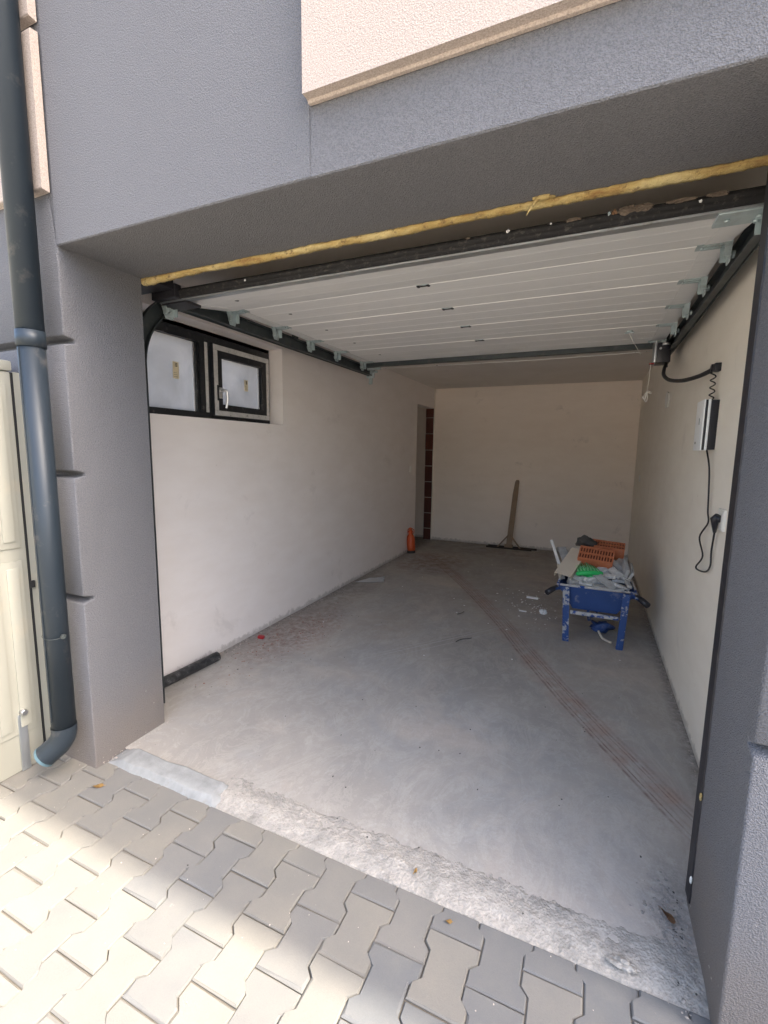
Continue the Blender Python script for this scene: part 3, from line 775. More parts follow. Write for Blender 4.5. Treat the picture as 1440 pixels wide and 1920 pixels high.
# underside path: (y, z)
ys = [0.56, 1.06, 1.488, 1.905, 2.315, 2.865]
zs = [2.142, 2.232, 2.240, 2.240, 2.240, 2.240]
for k in range(5):
    (ya, za), (yb, zb) = (ys[k], zs[k]), (ys[k+1], zs[k+1])
    L = math.hypot(yb-ya, zb-za); dy, dz = (yb-ya)/L, (zb-za)/L
    def P(s, h): return (ya + dy*s - dz*h, za + dz*s + dy*h)
    prof = [P(0.003, 0.0025), P(0.006, 0.0)]
    ng = 3
    for q in range(1, ng):
        s = L*q/ng
        dep = 0.0009
        wd = 0.006 if q % 3 == 0 else 0.004
        prof += [P(s-wd, 0.0), P(s-wd*0.5, dep), P(s+wd*0.5, dep), P(s+wd, 0.0)]
    prof += [P(L-0.006, 0.0), P(L-0.003, 0.0025), P(L-0.003, 0.040), P(0.003, 0.040)]
    bm = bmesh.new(); prism_x(bm, prof, DX0+0.002, DX1-0.002)
    sec = dchild(finish("panel", bm, m_leaf))
    # end caps
    for xa, xb in ((DX0, DX0+0.075), (DX1-0.085, DX1)):
        bm = bmesh.new(); prism_x(bm, [P(0.004, -0.0022), P(L-0.004, -0.0022), P(L-0.004, 0.03), P(0.004, 0.03)], xa, xb)
        o = finish("end_cap", bm, m_leaf); o.parent = sec
    if k < 4:
        bm = bmesh.new(); prism_x(bm, [P(L-0.009, -0.0004), P(L-0.007, -0.0025), P(L+0.005, -0.0025), P(L+0.007, -0.0004), P(L+0.009, 0.006), P(L-0.011, 0.006)], DX0+0.076, DX1-0.086)
        o = finish("seam", bm, m_seam); o.parent = sec
        # middle hinge
        bm = bmesh.new(); hx = 1.12; y_, z_ = P(L, 0)
        box(bm, hx-0.034, hx+0.030, y_-0.014, y_-0.005, z_-0.005, z_-0.0015, bev=0.001, mi=1)
        box(bm, hx-0.024, hx+0.034, y_+0.004, y_+0.013, z_-0.005, z_-0.0015, bev=0.001, mi=1)
        for q in (-0.026, 0.026): box(bm, hx+q-0.006, hx+q+0.006, y_-0.011, y_+0.010, z_-0.009, z_-0.005, mi=0)
        tube(bm, [(hx-0.03, y_, z_-0.007), (hx+0.03, y_, z_-0.007)], 0.003, 8)
        o = finish("hinge", bm, [m_blackprof, m_zinc]); o.parent = sec
    # smudge / plugged hole near left end
    bm = bmesh.new(); y_, z_ = P(L*(0.42), -0.0006)
    tube(bm, [(0.20, y_, z_-0.001), (0.20, y_, z_+0.004)], 0.011, 12); o = finish("hole_plug", bm, m_track); o.parent = sec
def roller(x, y, z, side):
    """roller bracket: perforated plate on the door edge with a wedge standing down to the track, roller and stem"""
    bm = bmesh.new(); s = side
    box(bm, min(x, x-s*0.11), max(x, x-s*0.11), y-0.030, y+0.030, z-0.006, z-0.003, bev=0.001)
    for q in (-0.016, 0.016):
        box(bm, min(x-s*0.01, x-s*0.09), max(x-s*0.01, x-s*0.09), y+q-0.005, y+q+0.005, z-0.0105, z-0.006)
    for t in (-0.09, -0.03): tube(bm, [(x+s*t, y, z-0.014), (x+s*t, y, z-0.005)], 0.006, 8)
    X = x - s*0.002
    a = [(X, y-0.050, z), (X, y+0.050, z), (X, y+0.022, z-0.078), (X, y-0.022, z-0.078)]
    b = [(p[0]+s*0.004, p[1], p[2]) for p in a]
    va = [bm.verts.new(p) for p in a]; vb = [bm.verts.new(p) for p in b]
    bm.faces.new(va); bm.faces.new(vb[::-1])
    for i in range(4): bm.faces.new((va[i], vb[i], vb[(i+1) % 4], va[(i+1) % 4]))
    for q in (-0.034, 0.034):
        box(bm, min(X, X-s*0.020), max(X, X-s*0.020), y+q-0.003, y+q+0.003, z-0.060, z-0.004)
    tube(bm, [(X, y, z-0.045), (X+s*0.014, y, z-0.045)], 0.005, 8)
    tube(bm, [(X-s*0.006, y, z-0.03), (X+s*0.006, y, z-0.03)], 0.010, 8)
    tube(bm, [(X+s*0.012, y, z-0.045), (X+s*0.022, y, z-0.045)], 0.014, 14)
    bmesh.ops.recalc_face_normals(bm, faces=bm.faces)
    return dchild(finish("roller_bracket", bm, m_zinc))
for y, z in ((0.60, 2.150), (1.065, 2.232), (1.490, 2.240), (1.907, 2.240), (2.317, 2.240), (2.80, 2.240)):
    roller(DX0-0.002, y, z, -1)
    roller(DX1+0.002, y, z, 1)
# bottom rail of the leaf with black rubber lip
bm = bmesh.new(); prism_x(bm, [(0.545, 2.135), (0.600, 2.143), (0.600, 2.150), (0.552, 2.186), (0.543, 2.184)], DX0, DX1)
dchild(finish("bottom_rail", bm, m_alu))
bm = bmesh.new(); n = 300; A = []
for i in range(n+1):
    x = DX0-0.01 + (DX1-DX0+0.02)*i/n
    j1 = 0.003*mnoise.noise(Vector((x*14, 2, 1))) + 0.0015*mnoise.noise(Vector((x*60, 2, 1))); 
    A.append([bm.verts.new(p) for p in ((x, 0.5425, 2.141), (x, 0.531, 2.143), (x, 0.524+j1, 2.156), (x, 0.5275, 2.1605), (x, 0.520+j1, 2.166), (x, 0.528, 2.180+j1), (x, 0.5425, 2.188))])
for p, q in zip(A, A[1:]):
    for k in range(7): bm.faces.new((p[k], p[(k+1) % 7], q[(k+1) % 7], q[k]))
bm.faces.new(A[0][::-1]); bm.faces.new(A[-1])
dchild(finish("rubber_seal", bm, m_black, smooth=True))
bm = bmesh.new(); box(bm, DX0-0.005, 0.065, 0.556, 0.66, 2.128, 2.141, bev=0.002); box(bm, DX0-0.004, 0.06, 0.50, 0.5405, 2.137, 2.20, bev=0.004)
dchild(finish("corner_bracket", bm, m_blackprof))
bm = bmesh.new(); box(bm, DX1-0.13, DX1+0.01, 0.556, 0.65, 2.132, 2.142, bev=0.002)
for x, y in ((DX1-0.10, 0.60), (DX1-0.02, 0.60), (DX1-0.02, 0.63)): tube(bm, [(x, y, 2.124), (x, y, 2.133)], 0.008, 8)
dchild(finish("corner_bracket", bm, m_zinc))
# top rail at the far end
bm = bmesh.new(); prism_x(bm, [(2.868, 2.205), (2.915, 2.205), (2.915, 2.262), (2.868, 2.262)], -0.12, 2.30); dchild(finish("top_rail", bm, m_trackg))
# pull knob and its string
bm = bmesh.new(); tube(bm, [(2.112, 2.43, 2.2405), (2.112, 2.43, 2.232)], 0.02, 14); box(bm, 2.085, 2.14, 2.424, 2.436, 2.226, 2.233, bev=0.002)
dchild(finish("pull_knob", bm, m_zinc))
dchild(tubeo("pull_string", smooth_path([(2.112, 2.43, 2.23), (2.135, 2.46, 2.19), (2.165, 2.5, 2.149), (2.205, 2.56, 2.10)], 4), 0.0016, m_string, seg=6))
# wire running along the far rail
dchild(tubeo("wire", smooth_path([(0.02, 2.93, 2.196), (0.8, 2.95, 2.190), (1.6, 2.95, 2.187), (2.29, 2.93, 2.192)], 6), 0.0022, m_steel, seg=6))
# clumps of dirt and plaster caught on the rubber lip
def lump(r, seed, squash=(1, 1, 1), sub=2):
    bm = bmesh.new(); bmesh.ops.create_icosphere(bm, subdivisions=sub, radius=r)
    for v in bm.verts:
        n_ = 1.3*mnoise.noise(v.co*(2.2/r)*0.6 + Vector((seed, seed*2.3, 0))) + 0.7*mnoise.noise(v.co*(5.5/r)*0.6 + Vector((seed*3, seed, 1)))
        v.co *= 1 + 0.55*n_; v.co.x *= squash[0]; v.co.y *= squash[1]; v.co.z *= squash[2]
    return bm
m_grime = plain("dried_mud", (0.13, 0.10, 0.075), 0.95, var=0.5, vscale=60, bump=0.6)
k = 0
for x, r_, s_, m in ((1.985, 0.016, (2.2, 0.7, 0.8), m_grime), (2.03, 0.014, (2.0, 0.7, 0.9), m_grime), (1.95, 0.009, (1, .7, 1), m_leafb), (1.83, 0.011, (2.6, .6, .6), m_grime),
                     (1.62, 0.006, (1, .7, 1), m_white), (1.935, 0.006, (1, .6, 1), m_zinc), (1.76, 0.004, (1, .6, 1), m_white), (1.48, 0.005, (2, .6, .8), m_grime), (2.13, 0.012, (3.4, .6, .6), m_grime), (2.22, 0.010, (3.0, .6, .7), m_grime), (2.18, 0.005, (1, .6, 1), m_white), (0.47, 0.005, (1, .6, 1), m_white)):
    k += 1
    o = finish("dirt_clump", lump(r_*0.8, k*3.1, s_, 3), m, smooth=False, loc=(x, 0.519, 2.176 if k < 11 else 2.165)); dchild(o)

# ------------------------------------------------------------------ door tracks
def track(xc, s, label, xm):
    t = tag(empty("door_track", (xc, 0.45, 0)), label, "door track", "steel tracks of the garage door")
    Pm = Matrix.Translation((-xc, -0.45, 0))
    def add(o): o.parent = t; o.matrix_parent_inverse = Pm; return o
    # C profile swept: vertical run, bend, horizontal run
    path = []
    for i in range(12): path.append((0.45, 0.01 + (1.85-0.01)*i/11, 0.0))
    for i in range(1, 15):
        a = math.pi/2*i/15; path.append((0.45+0.325*(1-math.cos(a)), 1.85+0.338*math.sin(a), a))
    for i in range(16): path.append((0.775+2.27*i/15, 2.188, math.pi/2))
    bm = bmesh.new()
    # profile in (x, n): n is the inward normal of the path; open side faces the door
    prof = [(0, -0.040), (0.030, -0.040), (0.030, 0.036), (0, 0.036), (0, 0.030), (0.026, 0.032), (0.026, -0.036), (0, -0.034)]
    rings = []
    for y, z, a in path:
        ny, nz = math.cos(a), -math.sin(a)
        xs = s*0.030*(1-math.sin(a)) if s < 0 else 0.0
        rings.append([bm.verts.new((xc + xs + s*px, y + ny*pn, z + nz*pn)) for px, pn in prof])
    for A, B in zip(rings, rings[1:]):
        for k in range(8): bm.faces.new((A[k], A[(k+1) % 8], B[(k+1) % 8], B[k]))
    bm.faces.new(rings[0][::-1]); bm.faces.new(rings[-1])
    bmesh.ops.recalc_face_normals(bm, faces=bm.faces)
    o = add(finish("rail", bm, m_trackg)); auto_smooth(o, 30)
    # mounting angle on the wall side
    bm = bmesh.new(); box(bm, min(xc+s*0.032, xc+s*0.062), max(xc+s*0.032, xc+s*0.062), 0.392, 0.398, 0.02, 2.15)
    add(finish("mounting_angle", bm, m_trackg))
    bm = bmesh.new(); box(bm, min(xc+s*0.032, xc+s*0.036), max(xc+s*0.032, xc+s*0.036), 0.62, 3.03, 2.145, 2.215)
    add(finish("side_plate", bm, m_track))
    z0 = 2.229
    for y in (1.75, 2.98):
        bm = bmesh.new(); box(bm, min(xc+s*0.002, xc+s*0.030), max(xc+s*0.002, xc+s*0.030), y-0.02, y+0.02, z0+0.001, HC+0.001)
        add(finish("hanger", bm, m_track))
    for z in (0.45, 1.05, 1.65): add(tubeo("bolt", [(xc+s*0.012, 0.416, z), (xc+s*0.012, 0.411, z)], 0.006, m_zinc, seg=8))
    return t, add
tl, addl = track(-0.106, -1, "left garage door track curving up beside the frosted window", 0)
tr, addr = track(2.384, 1, "right garage door track running back to the black motor", 0)
bm = bmesh.new(); box(bm, -0.17, -0.09, 3.035, 3.055, 2.13, 2.235, bev=0.002); box(bm, -0.145, -0.13, 3.04, 3.06, 2.07, 2.13); box(bm, -0.125, -0.115, 3.04, 3.06, 2.07, 2.13)
tube(bm, [(-0.10, 3.03, 2.185), (-0.05, 3.03, 2.185)], 0.012, 10); addl(finish("end_bracket", bm, m_zinc))
bm = bmesh.new(); box(bm, -0.12, 0.02, 2.945, 2.965, 2.19, 2.235, bev=0.002); addl(finish("end_plate", bm, m_zinc))
bm = bmesh.new(); box(bm, -0.20, 0.055, 0.405, 0.500, 2.17, 2.30, bev=0.004); addl(finish("corner_plate", bm, m_blackprof))

# ------------------------------------------------------------------ motor, cable chain, cords
mot = tag(empty("door_motor", (2.36, 2.78, 2.1)), "black motor box at the far end of the right door track", "door motor")
def mch(o): o.parent = mot; o.matrix_parent_inverse = Matrix.Translation((-2.36, -2.78, -2.1)); return o
bm = bmesh.new(); box(bm, 2.312, 2.400, 2.70, 2.84, 2.068, 2.205, bev=0.006); o = mch(finish("motor_body", bm, m_boxb)); auto_smooth(o)
mch(bxo("side_plate", (2.296, 2.311, 2.695, 2.845, 2.072, 2.215), m_alu, bev=0.003))
bm = bmesh.new(); tube(bm, [(2.333, 2.699, 2.165), (2.333, 2.694, 2.165)], 0.008, 10); tube(bm, [(2.34, 2.685, 2.192), (2.39, 2.685, 2.192)], 0.010, 10); mch(finish("shaft", bm, m_steel))
mch(tubeo("cable_gland", [(2.378, 2.72, 2.069), (2.378, 2.72, 2.035)], 0.011, m_boxb))
mch(bxo("release_lever", (2.270, 2.300, 2.70, 2.715, 2.058, 2.070), m_red, bev=0.002))
cord = tag(tubeo("release_cord", smooth_path([(2.279, 2.705, 2.058), (2.278, 2.700, 1.98), (2.274, 2.702, 1.90), (2.272, 2.700, 1.862)], 5), 0.0022, m_string, seg=6), "thin white release cord with a knotted end hanging from the motor", "cord")
bm = bmesh.new()
tube(bm, smooth_path([(2.272, 2.70, 1.866), (2.258, 2.70, 1.848), (2.250, 2.70, 1.822), (2.262, 2.697, 1.815), (2.268, 2.70, 1.84), (2.274, 2.70, 1.862), (2.290, 2.702, 1.866), (2.297, 2.70, 1.852), (2.284, 2.697, 1.856)], 5), 0.0034, 6)
tube(bm, smooth_path([(2.272, 2.70, 1.860), (2.277, 2.70, 1.825), (2.272, 2.70, 1.796), (2.262, 2.70, 1.803), (2.264, 2.70, 1.84)], 5), 0.003, 6)
bmesh.ops.create_icosphere(bm, subdivisions=2, radius=0.009, matrix=Matrix.Translation((2.272, 2.70, 1.862)))
bmesh.ops.create_icosphere(bm, subdivisions=2, radius=0.008, matrix=Matrix.Translation((2.250, 2.70, 1.828)))
k_ = finish("knot", bm, m_string, cord, smooth=True)

arc = tag(tubeo("cable_conduit", smooth_path([(2.378, 2.72, 2.06), (2.362, 2.66, 2.015), (2.350, 2.54, 1.955), (2.362, 2.34, 1.895), (2.395, 2.08, 1.853), (2.432, 1.85, 1.840), (2.455, 1.68, 1.841), (2.462, 1.615, 1.846)], 6), 0.0115, m_cable, seg=12),
          "thick black cable sagging from the motor to the right wall", "cable")
bm = bmesh.new(); box(bm, 2.452, XR+0.001, 1.545, 1.600, 1.822, 1.862, bev=0.004); o = finish("wall_clamp", bm, m_boxb, arc); auto_smooth(o)
tubeo("clamp_ring", [(2.448, 1.612, 1.847), (2.472, 1.612, 1.847)], 0.018, m_boxb, arc, 14)
sp = []
for i in range(100):
    t_ = i/99; a = t_*4.2*2*math.pi; rr = 0.013*min(1, 12*(1-t_), 12*t_+0.3)
    sp.append((2.455+rr*0.8*math.cos(a), 1.585-0.02*t_+rr*1.1*math.sin(a), 1.835-0.150*t_))
tag(tubeo("spiral_cable", sp, 0.0033, m_cable, seg=6), "coiled black cable dropping into the top of the control box", "cable")
# control box
cb = tag(empty("control_box", (2.45, 1.585, 1.44)), "white and black striped opener control box screwed to the right wall", "control box")
def cch(o): o.parent = cb; o.matrix_parent_inverse = Matrix.Translation((-2.45, -1.585, -1.44)); return o
for nm, xa, xb, m, ins in (("back_shell", 2.4445, XR+0.001, m_boxb, 0.004), ("middle_band", 2.4335, 2.444, m_boxw, 0.0), ("dark_band", 2.4235, 2.433, m_boxb, 0.002), ("front_cover", 2.4165, 2.423, m_boxw, 0.0)):
    cch(bxo(nm, (xa, xb, 1.500+ins, 1.672-ins, 1.440+ins, 1.686-ins), m, bev=0.003))
cch(bxo("status_window", (2.4155, 2.4168, 1.576, 1.582, 1.568, 1.600), m_boxb))
cch(tubeo("button", [(2.4168, 1.625, 1.478), (2.4145, 1.625, 1.478)], 0.006, m_ink))
pc = [(2.452, 1.535, 1.442), (2.458, 1.475, 1.358), (2.462, 1.452, 1.244), (2.465, 1.440, 1.147), (2.465, 1.412, 1.096), (2.455, 1.505, 1.011), (2.460, 1.424, 0.932), (2.455, 1.512, 0.860), (2.455, 1.46, 0.853), (2.462, 1.335, 0.875), (2.465, 1.282, 0.918), (2.465, 1.292, 0.983), (2.458, 1.238, 1.085)]
pcord = tag(tubeo("power_cord", smooth_path(pc, 6), 0.0040, m_cable, seg=8), "thin black power cord looping down the right wall from the control box", "cord")
bm = bmesh.new(); tube(bm, [(2.458, 1.241, 1.078), (2.452, 1.225, 1.110), (2.448, 1.215, 1.140), (2.455, 1.205, 1.160)], [0.007, 0.012, 0.018, 0.010], 10); tube(bm, [(2.45, 1.213, 1.142), (2.474, 1.213, 1.142)], 0.017, 12)
finish("plug", bm, m_boxb, pcord)
sk = tag(bxo("wall_socket", (2.467, XR+0.001, 1.165, 1.258, 1.092, 1.185), m_socket, bev=0.003), "white double wall socket holding the black plug", "socket")
bxo("faceplate", (2.4645, 2.4668, 1.168, 1.190, 1.100, 1.178), m_socket, sk, bev=0.002)
bxo("light_switch", (XL-0.001, XL+0.010, 4.745, 4.80, 1.12, 1.20), m_socket, bev=0.003); tag(bpy.data.objects["light_switch"], "small white switch plate on the left wall beside the doorway", "switch")
bxo("switch_plate", (XR-0.010, XR+0.001, 5.00, 5.07, 1.09, 1.165), m_socket, bev=0.003); tag(bpy.data.objects["switch_plate"], "small white switch plate at the far end of the right wall", "switch")

# ------------------------------------------------------------------ downpipe
dp = tag(empty("downpipe", (-0.07, -0.08, 0)), "dark blue grey round downpipe with an elbow foot beside the left pillar", "downpipe")
def dch(o): o.parent = dp; o.matrix_parent_inverse = Matrix.Translation((0.07, 0.08, 0)); return o
RP = 0.047
dch(tubeo("upper_pipe", [(-0.07, -0.08, 1.80), (-0.07, -0.08, TOP)], RP, m_pipe, seg=40))
dch(tubeo("lower_pipe", [(-0.07, -0.08, 0.215), (-0.07, -0.08, 1.81)], RP-0.0012, m_pipe, seg=40))
dch(tubeo("collar", [(-0.07, -0.08, 1.795), (-0.07, -0.08, 1.855)], RP+0.0022, m_pipe, seg=40))
el = []
ax = Vector((-0.55, -0.50, 0)).normalized()
p0 = Vector((-0.07, -0.08, 0.205))
el = [p0 + Vector((0, 0, 0.02)), p0]
Rb = 0.10
for i in range(1, 11):
    a = R(50)*i/10; el.append(p0 + ax*(Rb*(1-math.cos(a))) + Vector((0, 0, -Rb*math.sin(a))))
dd = ax*math.sin(R(50)) + Vector((0, 0, -math.cos(R(50))))
el.append(el[-1] + dd*0.03); el.append(el[-1] + dd*0.030)
bm = bmesh.new(); tube(bm, el, RP+0.001, 40, caps=False); tube(bm, el, RP-0.003, 40, caps=False)
dch(finish("elbow", bm, m_pipe))
m_pipeend = plain("pale_blue_cut_edge", (0.10, 0.17, 0.20), 0.5)
bm = bmesh.new(); e = el[-1]; a_ = dd.orthogonal().normalized(); b_ = dd.cross(a_); ri, ro = [], []
for k in range(40):
    c_ = a_*math.cos(k*math.pi/20)+b_*math.sin(k*math.pi/20); ro.append(bm.verts.new(e+dd*0.0012+c_*(RP+0.0022))); ri.append(bm.verts.new(e+dd*0.0012+c_*(RP-0.004)))
rb = [bm.verts.new(v.co - dd*0.012) for v in ro]
for k in range(40):
    bm.faces.new((ro[k], ro[(k+1) % 40], ri[(k+1) % 40], ri[k])); bm.faces.new((ro[k], rb[k], rb[(k+1) % 40], ro[(k+1) % 40]))
dch(finish("rim", bm, m_pipeend, smooth=False))
bm = bmesh.new(); w_ = []
for i in range(33):
    a = 2*math.pi*i/32; w_.append((-0.07+math.cos(a)*(RP+0.0015), -0.08+math.sin(a)*(RP+0.0015), 0.632+0.004*math.sin(a*2)))
tube(bm, w_, 0.0010, 6); tube(bm, [(-0.024, -0.080, 0.634), (-0.006, -0.090, 0.634)], 0.006, 8); tube(bm, [(-0.023, -0.080, 0.634), (-0.016, -0.084, 0.634)], 0.011, 6)
dch(finish("wire_clamp", bm, m_track))
dch(bxo("seam_joint", (-0.0725, -0.0675, -0.1285, -0.126, 0.26, 1.79), m_pipe))

# ------------------------------------------------------------------ cream plastic cabinet left of the downpipe
cab = tag(empty("storage_cabinet", (-0.28, -0.3, ZP)), "cream moulded plastic cabinet standing in front of the wall left of the downpipe", "cabinet")
def kch(o, p=None): o.parent = p or cab; 
XC = -0.28
def kc(o):
    o.parent = cab; o.matrix_parent_inverse = Matrix.Translation((0.28, 0.3, -ZP)); return o
kc(bxo("body", (-0.95, XC, -1.05, -0.052, ZP, 1.72), m_cream, bev=0.008))
kc(bxo("lid", (-0.97, XC+0.006, -1.06, -0.046, 1.722, 1.765), m_cream, bev=0.010))
for z0, z1 in ((0.16, 0.93), (0.985, 1.66)):
    for y0, y1 in ((-0.34, -0.075), (-0.66, -0.39), (-0.98, -0.71)):
        bm = bmesh.new(); box(bm, XC-0.001, XC+0.006, y0, y1, z0, z1, bev=0.004)
        o = kc(finish("raised_panel", bm, m_cream)); auto_smooth(o)
        bm = bmesh.new(); q0 = y0+0.05
        while q0 < y1-0.06:
            box(bm, XC+0.005, XC+0.0125, q0, q0+0.045, z0+0.03, z1-0.03, bev=0.003); q0 += 0.075
        o = kc(finish("rib", bm, m_cream)); auto_smooth(o)
kc(bxo("dark_gap", (XC-0.03, XC+0.001, -0.0515, -0.0445, ZP+0.001, 1.718), m_darkseam)); kc(bxo("back_strip", (XC-0.04, XC+0.001, -0.044, -0.006, ZP+0.001, 1.72), m_cream))
bm = bmesh.new(); box(bm, XC+0.002, XC+0.010, -0.150, -0.115, ZP+0.001, 0.250, bev=0.003); o = kc(finish("hasp_strip", bm, m_alu)); auto_smooth(o)
kc(tubeo("bolt", [(XC+0.006, -0.132, 0.262), (XC+0.034, -0.132, 0.262)], 0.012, m_steel, seg=12))
kc(bxo("latch", (XC-0.004, XC+0.012, -0.052, -0.036, 0.80, 0.83), m_darkseam))

# ------------------------------------------------------------------ wheelbarrow
wb = tag(empty("wheelbarrow", (2.03, 2.60, 0)), "blue steel wheelbarrow heaped with rubble by the right wall", "wheelbarrow")
def bch(o): o.parent = wb; o.matrix_parent_inverse = Matrix.Translation((-2.03, -2.60, 0)); return o
# tray: rim (y, x half) rear at y 2.45, front at 3.15; bottom smaller
def ring(y0, y1, hx0, hx1, z0, z1, cx=2.03):
    return [(cx-hx0, y0, z0), (cx+hx0, y0, z0), (cx+hx1, y1, z1), (cx-hx1, y1, z1)]
rim = ring(2.45, 3.18, 0.265, 0.22, 0.425, 0.50); rimi = ring(2.456, 3.174, 0.26, 0.215, 0.425, 0.50)
bot = ring(2.47, 2.98, 0.15, 0.13, 0.245, 0.25); boti = ring(2.476, 2.974, 0.146, 0.126, 0.251, 0.256)
bm = bmesh.new()
R1 = [bm.verts.new(p) for p in rim]; B1 = [bm.verts.new(p) for p in bot]; R2 = [bm.verts.new(p) for p in rimi]; B2 = [bm.verts.new(p) for p in boti]
for i in range(4):
    j = (i+1) % 4
    bm.faces.new((R1[i], R1[j], B1[j], B1[i])); bm.faces.new((R2[i], B2[i], B2[j], R2[j])); bm.faces.new((R1[i], R2[i], R2[j], R1[j]))
bm.faces.new(B1); bm.faces.new(B2[::-1]); bmesh.ops.recalc_face_normals(bm, faces=bm.faces)
bch(finish("tray", bm, m_bluec))
bch(tubeo("rim", rim + [rim[0]], 0.009, m_blueC, seg=8))
for s in (-1, 1):
    xb = 2.03 + s*0.182
    bm = bmesh.new()   # angle-section leg
    for (xa, xe, ya, ye) in ((-0.022, 0.022, 0.0, 0.005), (s*0.022-0.0025, s*0.022+0.0025, 0.0, 0.03)):
        vs = []
        for z, tx, ty in ((0.0, xb, 2.415), (0.415, xb + s*0.02, 2.425)):
            vs.append([bm.verts.new((tx+a, ty+b, z)) for a, b in ((xa, ya), (xe, ya), (xe, ye), (xa, ye))])
        for k in range(4): bm.faces.new((vs[0][k], vs[0][(k+1) % 4], vs[1][(k+1) % 4], vs[1][k]))
        bm.faces.new(vs[0][::-1]); bm.faces.new(vs[1])
    box(bm, xb-0.022, xb+0.022, 2.405, 2.45, 0.0, 0.012, bev=0.003)
    bmesh.ops.recalc_face_normals(bm, faces=bm.faces)
    bch(finish("leg", bm, m_blue))
    bch(tubeo("handle", smooth_path([(2.03+s*0.05, 3.32, 0.19), (2.03+s*0.13, 3.0, 0.235), (2.03+s*0.205, 2.62, 0.33), (2.03+s*0.255, 2.46, 0.392), (2.03+s*0.31, 2.40, 0.385)], 5), 0.013, m_blue))
    bch(tubeo("grip", [(2.03+s*0.272, 2.45, 0.398), (2.03+s*0.30, 2.415, 0.388), (2.03+s*0.335, 2.375, 0.368)], [0.020, 0.022, 0.021], m_boxb, seg=12))
bch(bxo("cross_bar", (2.03-0.163, 2.03+0.163, 2.418, 2.430, 0.215, 0.243), m_blueC, bev=0.002))
# wheel
bm = bmesh.new(); bmesh.ops.create_cone(bm, segments=28, radius1=0.001, radius2=0.001, depth=0.01)
bm.clear()
for k in range(28):
    pass
rg = []
for k in range(28):
    a = 2*math.pi*k/28; c_ = Vector((2.03, 3.32+0.135*math.cos(a), 0.175+0.135*math.sin(a)))
    ro_ = [];
    for q in range(8):
        b = 2*math.pi*q/8; ro_.append(bm.verts.new(c_ + Vector((0.036*math.cos(b), 0.04*math.sin(b)*math.cos(a), 0.04*math.sin(b)*math.sin(a)))))
    rg.append(ro_)
for k in range(28):
    for q in range(8): bm.faces.new((rg[k][q], rg[k][(q+1) % 8], rg[(k+1) % 28][(q+1) % 8], rg[(k+1) % 28][q]))
wh = bch(finish("wheel", bm, m_black, smooth=True))
rimo = tubeo("hub", [(1.995, 3.32, 0.175), (2.065, 3.32, 0.175)], 0.105, m_bluec, wh, 20); 
# blue foot brace and low cross bar seen under the tray
bch(tubeo("brace", [(1.99, 2.47, 0.235), (2.00, 2.60, 0.13), (2.06, 2.86, 0.12), (2.10, 3.2, 0.17)], 0.012, m_blue))

